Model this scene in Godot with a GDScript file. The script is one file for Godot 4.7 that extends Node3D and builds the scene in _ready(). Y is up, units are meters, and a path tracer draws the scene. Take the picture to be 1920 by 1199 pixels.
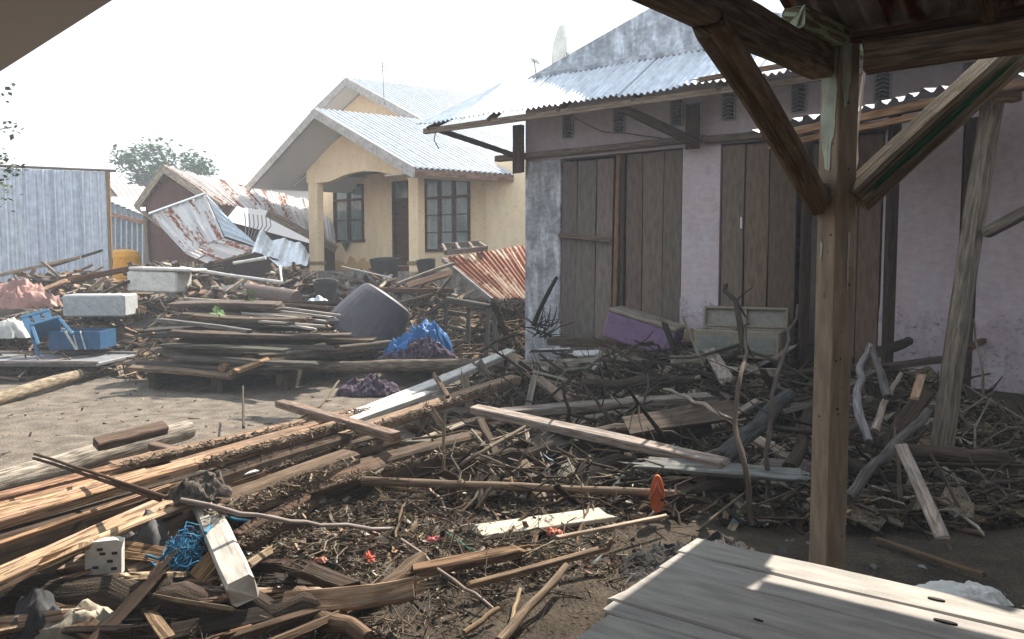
extends Node3D
# A flooded village lane: wrecked timber and litter between a lilac house, a yellow house and a timber canopy.
var rng := RandomNumberGenerator.new()
var mats := {}
var taken := {}
const TURN := -0.6435        # the houses, the canopy and the table share this heading
const SUN_TRAVEL := Vector3(-0.3526, -0.743, 0.5687)

# ---------- mesh collector: faces are given counter-clockwise from outside ----------
class Collector:
	var v := PackedVector3Array()
	var n := PackedVector3Array()
	var t := PackedVector2Array()
	var c := PackedColorArray()
	func tri(a, b, d, ua, ub, ud, col, na = null, nb = null, nd = null):
		if na == null:
			var k: Vector3 = (b - a).cross(d - a)
			if k.length_squared() < 1e-14: return
			k = k.normalized()
			na = k; nb = k; nd = k
		v.append(a); v.append(d); v.append(b)
		n.append(na); n.append(nd); n.append(nb)
		t.append(ua); t.append(ud); t.append(ub)
		c.append(col); c.append(col); c.append(col)
	func quad(a, b, d, e, ua, ub, ud, ue, col):
		tri(a, b, d, ua, ub, ud, col)
		tri(a, d, e, ua, ud, ue, col)
	func flat(a, b, d, e, col = Color.WHITE, scale = 1.0):
		var x: Vector3 = b - a
		var w = x.length() * scale
		var h = (e - a).length() * scale
		var o = Vector2(a.x * 0.37 + a.z * 0.61, a.y * 0.53 + a.x * 0.29)
		quad(a, b, d, e, o, o + Vector2(w, 0), o + Vector2(w, h), o + Vector2(0, h), col)
	func mesh() -> ArrayMesh:
		var arr = []
		arr.resize(Mesh.ARRAY_MAX)
		arr[Mesh.ARRAY_VERTEX] = v
		arr[Mesh.ARRAY_NORMAL] = n
		arr[Mesh.ARRAY_TEX_UV] = t
		arr[Mesh.ARRAY_COLOR] = c
		var m := ArrayMesh.new()
		m.add_surface_from_arrays(Mesh.PRIMITIVE_TRIANGLES, arr)
		return m

func numbered(called):
	if not taken.has(called):
		taken[called] = 0
		return called
	taken[called] += 1
	return "%s_%03d" % [called, taken[called]]

func tag(o, label, category, group = "", kind = ""):
	if label: o.set_meta("label", label)
	if category: o.set_meta("category", category)
	if group: o.set_meta("group", group)
	if kind: o.set_meta("kind", kind)
	return o

func thing(called, label, category, at = Vector3.ZERO, turn = 0.0, group = ""):
	var o := Node3D.new()
	o.name = numbered(called)
	add_child(o)
	o.position = at
	o.rotation.y = turn
	return tag(o, label, category, group)

func part(called, mesh, mat, parent, label = ""):
	var o := MeshInstance3D.new()
	o.name = called
	o.mesh = mesh
	o.material_override = mats[mat]
	parent.add_child(o, true)
	if label: o.set_meta("label", label)
	return o

# a thing that is one mesh; the mesh is given in world axes and re-based at its middle
func single(called, col: Collector, mat, label, category, group = "", kind = ""):
	var o := MeshInstance3D.new()
	o.name = numbered(called)
	var lo = Vector3(1e9, 1e9, 1e9)
	var hi = -lo
	for p in col.v:
		lo = lo.min(p); hi = hi.max(p)
	var base = Vector3((lo.x + hi.x) / 2, lo.y, (lo.z + hi.z) / 2)
	for i in col.v.size(): col.v[i] -= base
	o.mesh = col.mesh()
	o.material_override = mats[mat]
	add_child(o)
	o.position = base
	return tag(o, label, category, group, kind)

func rnd(a, b): return rng.randf_range(a, b)
func jit(s): return Vector3(rnd(-s, s), rnd(-s, s), rnd(-s, s))
func shade(c: Color, s): # each piece has its own tone of the same material
	var k = 1.0 + rnd(-s, s)
	return Color(c.r * k * (1 + rnd(-s, s) * 0.3), c.g * k, c.b * k * (1 + rnd(-s, s) * 0.3))

# ---------- shapes ----------
func box(m: Collector, a: Vector3, b: Vector3, col = Color.WHITE, bevel = 0.0, scale = 1.0):
	if bevel <= 0.0:
		var p = [Vector3(a.x, a.y, b.z), Vector3(b.x, a.y, b.z), Vector3(b.x, b.y, b.z), Vector3(a.x, b.y, b.z), Vector3(a.x, a.y, a.z), Vector3(b.x, a.y, a.z), Vector3(b.x, b.y, a.z), Vector3(a.x, b.y, a.z)]
		hexa(m, p, col, scale)
		return
	var e = bevel
	# three slabs share the chamfered outline: rings along y
	var rings = []
	for q in [[a.y, e], [a.y + e, 0.0], [b.y - e, 0.0], [b.y, e]]:
		var i = q[1]
		rings.append([Vector3(a.x + i + e, q[0], b.z - i), Vector3(b.x - i - e, q[0], b.z - i), Vector3(b.x - i, q[0], b.z - i - e), Vector3(b.x - i, q[0], a.z + i + e), Vector3(b.x - i - e, q[0], a.z + i), Vector3(a.x + i + e, q[0], a.z + i), Vector3(a.x + i, q[0], a.z + i + e), Vector3(a.x + i, q[0], b.z - i - e)])
	for k in 3:
		for j in 8:
			m.flat(rings[k][j], rings[k][(j + 1) % 8], rings[k + 1][(j + 1) % 8], rings[k + 1][j], col, scale)
	for j in range(1, 7):
		var z2 = Vector2.ZERO
		var T = rings[3]
		var B = rings[0]
		m.tri(T[0], T[j], T[j + 1], Vector2(T[0].x, T[0].z) * scale, Vector2(T[j].x, T[j].z) * scale, Vector2(T[j + 1].x, T[j + 1].z) * scale, col)
		m.tri(B[0], B[j + 1], B[j], Vector2(B[0].x, B[0].z) * scale, Vector2(B[j + 1].x, B[j + 1].z) * scale, Vector2(B[j].x, B[j].z) * scale, col)

# eight corners: front (+z) four counter-clockwise, then the back four in the same order
func hexa(m: Collector, p, col = Color.WHITE, scale = 1.0):
	m.flat(p[0], p[1], p[2], p[3], col, scale)
	m.flat(p[5], p[4], p[7], p[6], col, scale)
	m.flat(p[1], p[5], p[6], p[2], col, scale)
	m.flat(p[4], p[0], p[3], p[7], col, scale)
	m.flat(p[3], p[2], p[6], p[7], col, scale)
	m.flat(p[4], p[5], p[1], p[0], col, scale)

# a flat plate with outline pts (counter-clockwise seen from nrm) and a thickness behind it
func plate(m: Collector, pts, nrm: Vector3, thick, col = Color.WHITE, scale = 1.0):
	var ux: Vector3 = (pts[1] - pts[0]).normalized()
	var uy = nrm.cross(ux)
	var flat2 := PackedVector2Array()
	for p in pts: flat2.append(Vector2((p - pts[0]).dot(ux), (p - pts[0]).dot(uy)))
	var idx = Geometry2D.triangulate_polygon(flat2)
	var back = -nrm * thick
	for i in range(0, idx.size(), 3):
		var a = idx[i]; var b = idx[i + 1]; var d = idx[i + 2]
		if (flat2[b] - flat2[a]).cross(flat2[d] - flat2[a]) < 0:
			var s = b; b = d; d = s
		m.tri(pts[a], pts[b], pts[d], flat2[a] * scale, flat2[b] * scale, flat2[d] * scale, col)
		m.tri(pts[a] + back, pts[d] + back, pts[b] + back, flat2[a] * scale, flat2[d] * scale, flat2[b] * scale, col)
	for i in pts.size():
		var j = (i + 1) % pts.size()
		m.flat(pts[i] + back, pts[j] + back, pts[j], pts[i], col, scale)

# a sawn board between two points: w across, t thick, uneven along its length, ends broken by "rag"
func board(m: Collector, a: Vector3, b: Vector3, w, t, col: Color, roll = 0.0, rag = 0.03, bow = 0.01, seg = 5):
	var x = (b - a).normalized()
	var up = Vector3.UP if absf(x.y) < 0.95 else Vector3(0, 0, 1)
	var s = x.cross(up).normalized()
	var u = s.cross(x).normalized()
	s = s.rotated(x, roll); u = u.rotated(x, roll)
	var L = (b - a).length()
	var bend = rnd(-bow, bow) * L
	var bend2 = rnd(-bow, bow) * L
	var off = Vector2(rnd(0, 8), rnd(0, 8))
	var rings = []
	var us = []
	var ch = minf(w, t) * 0.13
	for i in seg + 1:
		var f = float(i) / seg
		var arc = 4.0 * f * (1 - f)
		var c0 = a.lerp(b, f) + s * bend * arc + u * bend2 * arc
		var ww = w * 0.5 * (1 + rnd(-0.05, 0.05))
		var tt = t * 0.5 * (1 + rnd(-0.06, 0.06))
		var ring = []
		for q in [[-1, -1, 1, 0], [1, -1, -1, 0], [1, -1, 0, 1], [1, 1, 0, -1], [1, 1, -1, 0], [-1, 1, 1, 0], [-1, 1, 0, -1], [-1, -1, 0, 1]]:
			var p = c0 + s * (q[0] * ww + q[2] * ch) + u * (q[1] * tt + q[3] * ch)
			ring.append(p)
		if i == 0 or i == seg:
			var sg = -1.0 if i == 0 else 1.0
			for k in range(0, 8, 2):
				var d = x * sg * rnd(-rag, rag)
				ring[k] += d
				ring[(k + 1) % 8] += d + x * sg * rnd(-rag, rag) * 0.3
		rings.append(ring)
		us.append(f * L / 1.6)
	var pv = [0.0, w, w + ch * 1.4, w + t, w + t + ch * 1.4, 2 * w + t, 2 * w + t + ch, 2 * w + 2 * t, 2 * w + 2 * t + ch]
	for i in seg:
		for k in 8:
			var k2 = (k + 1) % 8
			var v0 = pv[k] / 0.4
			var v1 = pv[k + 1] / 0.4
			m.quad(rings[i][k], rings[i + 1][k], rings[i + 1][k2], rings[i][k2], off + Vector2(us[i], v0), off + Vector2(us[i + 1], v0), off + Vector2(us[i + 1], v1), off + Vector2(us[i], v1), col)
	if rag >= 0.045:
		for e in [0, seg]:
			var sg = -1.0 if e == 0 else 1.0
			var c1 = a if e == 0 else b
			for k in 5:
				var f1 = rnd(-0.42, 0.42)
				var root = c1 + s * w * f1 + u * t * rnd(-0.3, 0.3) - x * sg * rag
				var tipp = root + x * sg * (rag + rnd(0.3, 1.6) * minf(rag * 1.5, 0.14)) + (s + u) * rnd(-0.01, 0.01)
				var bw = w * rnd(0.06, 0.14)
				var bt = t * 0.16
				var q4 = [root - s * bw - u * bt, root + s * bw - u * bt, root + s * bw + u * bt, root - s * bw + u * bt]
				for j in 4: m.tri(q4[j], q4[(j + 1) % 4], tipp, off, off + Vector2(0.0, 0.05), off + Vector2(0.08, 0.02), col)
	for e in [0, seg]:
		var rg = rings[e]
		for k in range(1, 7):
			var o2 = off
			if e == seg: m.tri(rg[0], rg[k + 1], rg[k], o2, o2 + Vector2(0.02, 0.03 * k), o2 + Vector2(0.02, 0.03 * k + 0.03), col)
			else: m.tri(rg[0], rg[k], rg[k + 1], o2, o2 + Vector2(0.02, 0.03 * k + 0.03), o2 + Vector2(0.02, 0.03 * k), col)

# a round pole, branch, cable or rope through points, radius per point
func tube(m: Collector, pts, radii, col: Color, sides = 7, rough = 0.0):
	var rings = []
	var norms = []
	var us = [0.0]
	var n = pts.size()
	var ref = Vector3.UP
	var x0: Vector3 = (pts[1] - pts[0]).normalized()
	if absf(x0.dot(ref)) > 0.9: ref = Vector3.RIGHT
	var off = Vector2(rnd(0, 8), rnd(0, 8))
	for i in n:
		var x: Vector3 = (pts[mini(i + 1, n - 1)] - pts[maxi(i - 1, 0)]).normalized()
		var s = x.cross(ref).normalized()
		var u = s.cross(x)
		ref = u
		var r = radii[i] if radii is Array else radii
		var ring = []
		var nn = []
		for k in sides:
			var an = TAU * k / sides
			var d = s * cos(an) + u * sin(an)
			ring.append(pts[i] + d * r * (1.0 + rnd(-rough, rough)))
			nn.append(d)
		rings.append(ring); norms.append(nn)
		if i > 0: us.append(us[i - 1] + (pts[i] - pts[i - 1]).length() / 1.6)
	for i in n - 1:
		for k in sides:
			var k2 = (k + 1) % sides
			var va = float(k) / sides
			var vb = float(k + 1) / sides
			var a = rings[i][k]; var b = rings[i + 1][k]; var d = rings[i + 1][k2]; var e = rings[i][k2]
			var ua = off + Vector2(us[i], va); var ub = off + Vector2(us[i + 1], va); var ud = off + Vector2(us[i + 1], vb); var ue = off + Vector2(us[i], vb)
			m.tri(a, b, d, ua, ub, ud, col, norms[i][k], norms[i + 1][k], norms[i + 1][k2])
			m.tri(a, d, e, ua, ud, ue, col, norms[i][k], norms[i + 1][k2], norms[i][k2])
	for k in range(1, sides - 1):
		m.tri(rings[0][0], rings[0][k], rings[0][k + 1], off, off + Vector2(0.03, 0.02 * k), off + Vector2(0.03, 0.02 * k + 0.02), col)
		m.tri(rings[n - 1][0], rings[n - 1][k + 1], rings[n - 1][k], off, off + Vector2(0.03, 0.02 * k + 0.02), off + Vector2(0.03, 0.02 * k), col)

# corrugated sheet metal over the patch p00-p10 (across the waves), p01-p11; a real shell with two faces
func corrugated(m: Collector, p00: Vector3, p10: Vector3, p01: Vector3, p11: Vector3, waves, amp, col = Color.WHITE, rows = 1, sag = 0.0, ragged = 0.0, boxy = false, uvs = 1.0):
	var per = 6
	var cols = int(waves * per)
	var nrm = (p10 - p00).cross(p01 - p00).normalized()
	var W = (p10 - p00).length()
	var L = (p01 - p00).length()
	var pts = []
	var off = Vector2(rnd(0, 5), rnd(0, 5))
	var edge = []
	for i in cols + 1: edge.append(rnd(-ragged, ragged))
	var seedv = rnd(0, 100)
	for r in rows + 1:
		var fr = float(r) / rows
		var row = []
		for i in cols + 1:
			var fi = float(i) / cols
			var ph = fi * waves * TAU
			var wv = sin(ph)
			if boxy: wv = clampf(wv * 2.2, -1, 1) * 0.5 + 0.5 if sin(ph) > 0.55 else 0.0
			var frr = fr + (edge[i] / L if r == 0 else 0.0)
			var p = p00.lerp(p10, fi).lerp(p01.lerp(p11, fi), frr)
			p += nrm * (amp * wv + sag * sin(fr * 3.0 + fi * 7.0 + seedv) * 0.5 + sag * sin(fi * 17.0 + seedv * 3) * 0.25)
			row.append(p)
		pts.append(row)
	for r in rows:
		for i in cols:
			var a = pts[r][i]; var b = pts[r][i + 1]; var d = pts[r + 1][i + 1]; var e = pts[r + 1][i]
			var u0 = off + Vector2(W * i / cols, L * r / rows) * uvs
			var u1 = off + Vector2(W * (i + 1) / cols, L * (r + 1) / rows) * uvs
			m.quad(a, b, d, e, u0, Vector2(u1.x, u0.y), u1, Vector2(u0.x, u1.y), col)

# cloth, sack or mound: a dome of nu x nv cells over an ellipse, folded by noise
func heap(m: Collector, at: Vector3, size: Vector3, fold, freq, sd, col: Color, turn = 0.0, grid = 26, flatness = 2.4):
	var nz := FastNoiseLite.new()
	nz.seed = sd
	nz.frequency = freq
	nz.fractal_octaves = 2
	nz.fractal_type = FastNoiseLite.FRACTAL_RIDGED
	var low := FastNoiseLite.new()
	low.seed = sd + 9
	low.frequency = freq * 0.6
	var P = []
	for i in grid + 1:
		var row = []
		for j in grid + 1:
			var x = (float(i) / grid) * 2 - 1
			var z = (float(j) / grid) * 2 - 1
			# square to disc
			var dx = x * sqrt(1 - z * z / 2)
			var dz = z * sqrt(1 - x * x / 2)
			var r = clampf(sqrt(dx * dx + dz * dz), 0, 1)
			var q = Vector3(dx, 0, dz) * (1.0 + 0.38 * low.get_noise_2d(dx * 2 + sd, dz * 2))
			var h = pow(1 - pow(r, flatness), 0.6)
			var wr = low.get_noise_2d(dx * 3 + 40, dz * 3) * 2.2
			var cr = 1.0 - pow(absf(sin(freq * 4.0 * (dx * 0.8 + dz * 0.6) + wr * 2.0)), 0.7)
			var cr2 = 1.0 - pow(absf(sin(freq * 5.5 * (dx * 0.3 - dz * 0.9) + wr * 3.0 + 1.0)), 0.6)
			var y = h * size.y * (0.8 + 0.7 * low.get_noise_2d(dx * 1.3, dz * 1.3 + 7)) + fold * (cr * 0.5 + cr2 * 0.35 - 0.35 + nz.get_noise_2d(dx, dz) * 0.2) * (0.25 + h)
			var p = Vector3(q.x * size.x, maxf(y, -0.05), q.z * size.z).rotated(Vector3.UP, turn)
			row.append(at + p)
		P.append(row)
	var N = []
	for i in grid + 1:
		var row = []
		for j in grid + 1:
			var du = P[mini(i + 1, grid)][j] - P[maxi(i - 1, 0)][j]
			var dv = P[i][mini(j + 1, grid)] - P[i][maxi(j - 1, 0)]
			row.append(dv.cross(du).normalized())
		N.append(row)
	for i in grid:
		for j in grid:
			var ua = Vector2(i, j) / grid; var ub = Vector2(i, j + 1) / grid; var ud = Vector2(i + 1, j + 1) / grid; var ue = Vector2(i + 1, j) / grid
			m.tri(P[i][j], P[i][j + 1], P[i + 1][j + 1], ua, ub, ud, col, N[i][j], N[i][j + 1], N[i + 1][j + 1])
			m.tri(P[i][j], P[i + 1][j + 1], P[i + 1][j], ua, ud, ue, col, N[i][j], N[i + 1][j + 1], N[i + 1][j])

# turned body: profile of [distance along the axis, radius]
func lathe(m: Collector, at: Vector3, axis: Vector3, prof, col: Color, sides = 28, dent = 0.0):
	var x = axis.normalized()
	var s = x.cross(Vector3(0.31, 0.2, 0.93)).normalized()
	var u = s.cross(x)
	var sd = rnd(0, 9)
	var P = []
	for q in prof:
		var ring = []
		for k in sides + 1:
			var an = TAU * k / sides
			var r = q[1] * (1 + dent * sin(an * 2 + sd) + dent * 0.5 * sin(an * 5 + sd * 2 + q[0] * 4))
			ring.append(at + x * q[0] + (s * cos(an) + u * sin(an)) * r)
		P.append(ring)
	for i in prof.size() - 1:
		for k in sides:
			m.quad(P[i][k], P[i + 1][k], P[i + 1][k + 1], P[i][k + 1], Vector2(k * 2.0 / sides, prof[i][0]), Vector2(k * 2.0 / sides, prof[i + 1][0]), Vector2((k + 1) * 2.0 / sides, prof[i + 1][0]), Vector2((k + 1) * 2.0 / sides, prof[i][0]), col)

# ---------- textures ----------
func noise_bytes(w, h, freq, octaves, sd, kind = 0):
	var nz := FastNoiseLite.new()
	nz.seed = sd
	nz.frequency = freq
	nz.fractal_octaves = octaves
	nz.noise_type = FastNoiseLite.TYPE_SIMPLEX_SMOOTH if kind == 0 else FastNoiseLite.TYPE_CELLULAR
	var im = nz.get_seamless_image(w, h, false, false, 0.15)
	im.convert(Image.FORMAT_L8)
	return im

func stretched(w, h, fx, fy, freq, octaves, sd, kind = 0):
	var im = noise_bytes(int(w / fx), int(h / fy), freq, octaves, sd, kind)
	im.resize(w, h, Image.INTERPOLATE_CUBIC)
	return im.get_data()

# build(i, x, y) -> Color in sRGB; returns [texture, normal texture from its brightness]
func paint(w, h, f: Callable, bump = 0.0):
	var d := PackedByteArray()
	d.resize(w * h * 3)
	var k = 0
	for i in w * h:
		var c: Color = f.call(i)
		d[k] = int(clampf(c.r, 0, 1) * 255); d[k + 1] = int(clampf(c.g, 0, 1) * 255); d[k + 2] = int(clampf(c.b, 0, 1) * 255)
		k += 3
	var im := Image.create_from_data(w, h, false, Image.FORMAT_RGB8, d)
	var tx = ImageTexture.create_from_image(im)
	if bump <= 0: return [tx, null]
	var nm = im.duplicate()
	nm.convert(Image.FORMAT_RGBA8)
	nm.bump_map_to_normal_map(bump)
	return [tx, ImageTexture.create_from_image(nm)]

func material(called, pair, rough = 0.85, metal = 0.0, tint = Color.WHITE, tri = 0.0, spec = 0.4):
	var m := StandardMaterial3D.new()
	m.albedo_color = tint
	if pair:
		m.albedo_texture = pair[0]
		if pair[1]:
			m.normal_enabled = true
			m.normal_texture = pair[1]
			m.normal_scale = 1.0
	m.roughness = rough
	m.metallic = metal
	m.metallic_specular = spec
	m.vertex_color_use_as_albedo = true
	m.cull_mode = BaseMaterial3D.CULL_DISABLED
	if tri > 0:
		m.uv1_triplanar = true
		m.uv1_world_triplanar = true
		m.uv1_scale = Vector3.ONE * tri
	mats[called] = m
	return m

func make_materials():
	var W = 512
	var a = stretched(W, W, 16, 1, 0.045, 4, 3)
	var b = stretched(W, W, 6, 1, 0.11, 3, 5)
	var e = stretched(W, W, 24, 1, 0.035, 2, 8)
	var g = noise_bytes(W, W, 0.012, 4, 11).get_data()
	var fine = noise_bytes(W, W, 0.25, 2, 12).get_data()
	var mudn = stretched(W, W, 2, 1, 0.02, 5, 19)
	# weathered timber: streaks along u, open cracks, grey bleaching in patches
	var wood = paint(W, W, func(i):
		var s = a[i] / 255.0; var q = b[i] / 255.0; var k = e[i] / 255.0; var p = g[i] / 255.0; var f = fine[i] / 255.0
		var val = 0.70 + 0.22 * (s - 0.5) + 0.20 * (q - 0.5) + 0.14 * (f - 0.5)
		if k < 0.22: val *= 0.5 + 2.2 * k
		val += 0.22 * (p - 0.5)
		var warm = 0.04 + 0.08 * (s - 0.5)
		var mud = mudn[i] / 255.0 + 0.12 * (f - 0.5)
		if mud > 0.6:
			var mk = clampf((mud - 0.6) * 6.0, 0, 0.5)
			return Color(val + warm, val, val - warm).lerp(Color(0.50, 0.44, 0.37) * (0.7 + 0.6 * f), mk)
		return Color(val + warm, val, val - warm), 3.0)
	var worn = paint(W, W, func(i):
		var s = a[i] / 255.0; var q = b[i] / 255.0; var p = g[i] / 255.0; var f = fine[i] / 255.0
		var val = 0.78 + 0.05 * (s - 0.5) + 0.07 * (q - 0.5) + 0.10 * (f - 0.5) + 0.2 * (p - 0.5)
		if s < 0.12: val *= 0.85
		return Color(val * 1.01, val, val * 0.985), 0.6)
	material("worn_wood", worn, 0.8, 0, Color.WHITE, 0, 0.3)
	material("wood", wood, 0.88, 0, Color.WHITE, 0, 0.25)
	# split timber: long bright and dark fibres
	var split = paint(W, W, func(i):
		var s = a[i] / 255.0; var q = b[i] / 255.0; var k = e[i] / 255.0
		var val = 0.74 + 0.28 * (s - 0.5) + 0.32 * (q - 0.5)
		if k < 0.24: val *= 0.4 + 2.4 * k
		var base = Color(val * 1.05, val * (0.9 + 0.12 * q), val * (0.76 + 0.25 * s))
		var mud = mudn[i] / 255.0 + 0.15 * (fine[i] / 255.0 - 0.5)
		if mud > 0.57: base = base.lerp(Color(0.42, 0.37, 0.32), clampf((mud - 0.57) * 8.0, 0, 0.75))
		return base, 5.0)
	material("split_wood", split, 0.85, 0, Color.WHITE, 0, 0.25)
	# peeling pale green paint over timber
	var peel = noise_bytes(W, W, 0.02, 5, 77).get_data()
	var paintwood = paint(W, W, func(i):
		var s = a[i] / 255.0; var q = b[i] / 255.0; var p = peel[i] / 255.0 + 0.18 * (s - 0.5)
		var val = 0.55 + 0.4 * (s - 0.5) + 0.3 * (q - 0.5)
		if p > 0.455: return Color(0.70, 0.755, 0.67) * (0.85 + 0.25 * q)
		if p > 0.44: return Color(0.25, 0.21, 0.17)
		return Color(val * 1.05, val * 0.92, val * 0.8), 4.0)
	material("painted_wood", paintwood, 0.8, 0, Color.WHITE, 0, 0.3)
	# bark and driftwood
	var bk = stretched(W, W, 5, 1, 0.06, 4, 31)
	var bark = paint(W, W, func(i):
		var s = bk[i] / 255.0; var f = fine[i] / 255.0; var p = g[i] / 255.0
		var val = 0.62 + 0.5 * (s - 0.5) + 0.2 * (f - 0.5) + 0.25 * (p - 0.5)
		return Color(val * 1.03, val, val * 0.95), 6.0)
	material("bark", bark, 0.92, 0, Color.WHITE, 0, 0.2)
	# sand and soil
	var grit = noise_bytes(W, W, 0.11, 4, 41).get_data()
	var peb = noise_bytes(W, W, 0.06, 2, 43, 1).get_data()
	var soil = paint(W, W, func(i):
		var s = grit[i] / 255.0; var f = fine[i] / 255.0; var p = g[i] / 255.0; var q = peb[i] / 255.0
		var val = 0.78 + 0.3 * (s - 0.5) + 0.28 * (f - 0.5) + 0.3 * (p - 0.5)
		if q < 0.12: val *= 0.72
		return Color(val * 1.02, val * 0.99, val * 0.95), 5.0)
	material("soil", soil, 0.95, 0, Color.WHITE, 0.55, 0.15)
	# lilac plaster: bleached and dirty patches, mould specks
	var st = stretched(W, W, 1, 5, 0.03, 4, 51)
	var sp = noise_bytes(W, W, 0.055, 5, 53).get_data()
	var plaster = paint(W, W, func(i):
		var s = st[i] / 255.0; var p = g[i] / 255.0; var f = fine[i] / 255.0; var q = sp[i] / 255.0
		var c = Color(0.82, 0.755, 0.765).lerp(Color(0.755, 0.71, 0.73), p)
		c = c.lerp(Color(0.80, 0.78, 0.81), clampf((s - 0.5) * 3.2, 0, 0.8))
		c *= 0.94 + 0.14 * (f - 0.5) + 0.12 * (q - 0.5)
		return c, 2.0)
	material("lilac_plaster", plaster, 0.92, 0, Color.WHITE, 0.42, 0.2)
	# bare flood-stained plaster for the foot of the wall
	var stained = paint(W, W, func(i):
		var s = st[i] / 255.0; var p = g[i] / 255.0; var f = fine[i] / 255.0; var q = sp[i] / 255.0
		var c = Color(0.76, 0.70, 0.715).lerp(Color(0.66, 0.62, 0.64), p)
		c = c.lerp(Color(0.77, 0.75, 0.77), clampf((s - 0.55) * 4, 0, 0.7))
		if q > 0.68: c = c.lerp(Color(0.42, 0.39, 0.38), clampf((q - 0.68) * 9, 0, 0.6))
		return c * (0.93 + 0.14 * f), 4.0)
	material("stained_plaster", stained, 0.95, 0, Color.WHITE, 0.5, 0.15)
	# grey concrete render with pale runs
	var conc = paint(W, W, func(i):
		var s = st[i] / 255.0; var p = g[i] / 255.0; var f = fine[i] / 255.0; var q = sp[i] / 255.0
		var val = 0.70 + 0.30 * (p - 0.5) + 0.20 * (s - 0.5) + 0.1 * (f - 0.5) + 0.25 * (q - 0.5)
		if s > 0.62: val += 0.12
		return Color(val * 0.99, val, val * 1.02), 3.0)
	material("concrete", conc, 0.95, 0, Color.WHITE, 0.5, 0.2)
	# ochre plaster of the yellow house
	var och = paint(W, W, func(i):
		var p = g[i] / 255.0; var f = fine[i] / 255.0; var q = sp[i] / 255.0; var s = st[i] / 255.0
		var c = Color(0.99, 0.91, 0.79).lerp(Color(0.975, 0.88, 0.74), p)
		c *= 0.96 + 0.1 * (f - 0.5) + 0.1 * (s - 0.5)
		if q > 0.76: c = c.lerp(Color(0.6, 0.5, 0.38), 0.25)
		return c, 1.5)
	material("ochre_plaster", och, 0.92, 0, Color.WHITE, 0.33, 0.2)
	# galvanised sheet, clean, dull and rusty
	var zn = stretched(W, W, 1, 10, 0.03, 3, 61)
	var zinc = paint(W, W, func(i):
		var s = zn[i] / 255.0; var p = g[i] / 255.0; var f = fine[i] / 255.0
		var val = 0.86 + 0.16 * (s - 0.5) + 0.12 * (p - 0.5) + 0.05 * (f - 0.5)
		return Color(val * 0.97, val * 0.99, val * 1.01), 0)
	material("zinc", zinc, 0.5, 0.15, Color.WHITE, 0, 0.5)
	var rz = stretched(W, W, 1, 7, 0.022, 4, 67)
	var rusty = paint(W, W, func(i):
		var s = rz[i] / 255.0; var p = sp[i] / 255.0; var z = zn[i] / 255.0; var f = fine[i] / 255.0
		var r = clampf((s * 0.75 + p * 0.35 - 0.645) * 6.0, 0, 1)
		var c = Color(0.78, 0.77, 0.76) * (0.85 + 0.3 * z)
		return c.lerp(Color(0.60, 0.36, 0.26).lerp(Color(0.42, 0.22, 0.15), p), r) * (0.95 + 0.1 * f), 2.0)
	material("rusty_zinc", rusty, 0.75, 0.1, Color.WHITE, 0, 0.35)
	mats["rusty_zinc"].uv1_scale = Vector3(0.4, 0.22, 1)
	var rusty2 = paint(W, W, func(i):
		var s = rz[i] / 255.0; var p = sp[i] / 255.0; var z = zn[i] / 255.0
		var r = clampf((s * 0.8 + p * 0.3 - 0.42) * 5.0, 0, 1)
		var c = Color(0.74, 0.68, 0.62) * (0.9 + 0.2 * z)
		return c.lerp(Color(0.56, 0.36, 0.27).lerp(Color(0.42, 0.28, 0.22), z), r), 2.0)
	material("red_rusty_zinc", rusty2, 0.8, 0.05, Color.WHITE, 0, 0.3)
	mats["red_rusty_zinc"].uv1_scale = Vector3(0.35, 0.2, 1)
	# scuffed, dirty smooth plastic / enamel / foam
	var sc = noise_bytes(W, W, 0.03, 5, 71).get_data()
	var scuff = paint(W, W, func(i):
		var p = sc[i] / 255.0; var f = fine[i] / 255.0; var q = sp[i] / 255.0
		var val = 0.86 + 0.10 * (f - 0.5) + 0.16 * (g[i] / 255.0 - 0.5)
		if p > 0.5: val -= (p - 0.5) * 0.25
		return Color(val, val * 0.99, val * 0.96), 1.5)
	material("plastic", scuff, 0.55, 0, Color.WHITE, 0.9, 0.4)
	material("foam", scuff, 0.9, 0, Color.WHITE, 1.3, 0.2)
	# patterned cotton: small pink flowers on dark violet-grey
	var cl = noise_bytes(W, W, 0.11, 2, 81, 1).get_data()
	var print_cloth = paint(W, W, func(i):
		var c1 = cl[i] / 255.0; var q = sp[i] / 255.0; var f = fine[i] / 255.0
		var c = Color(0.36, 0.32, 0.37)
		if c1 < 0.10 : c = Color(0.78, 0.22, 0.42).lerp(Color(0.7, 0.55, 0.62), q)
		elif q > 0.58: c = Color(0.2, 0.17, 0.24)
		return c * (0.85 + 0.3 * f), 1.0)
	material("print_cloth", print_cloth, 0.95)
	mats["print_cloth"].uv1_scale = Vector3(0.4, 0.4, 1)
	# leaves
	var lf = paint(128, 128, func(i):
		var p = g[i] / 255.0; var f = fine[i] / 255.0
		return Color(1, 1, 1) * (0.8 + 0.25 * (p - 0.5) + 0.25 * (f - 0.5)), 0)
	var m = material("leaf", lf, 0.6, 0, Color.WHITE, 0, 0.3)
	m.backlight_enabled = true
	m.backlight = Color(0.25, 0.3, 0.12)
	m = material("glass", null, 0.08, 0, Color(0.55, 0.62, 0.62, 0.3))
	m.transparency = BaseMaterial3D.TRANSPARENCY_ALPHA
	m.vertex_color_use_as_albedo = false
	var cur = stretched(128, 128, 1, 8, 0.07, 2, 91)
	var curt = paint(128, 128, func(i):
		var s = cur[i] / 255.0
		return Color(0.55, 0.66, 0.62) * (0.6 + 0.7 * s), 0)
	material("curtain", curt, 0.95)
	material("plain", null, 0.85)

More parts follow.
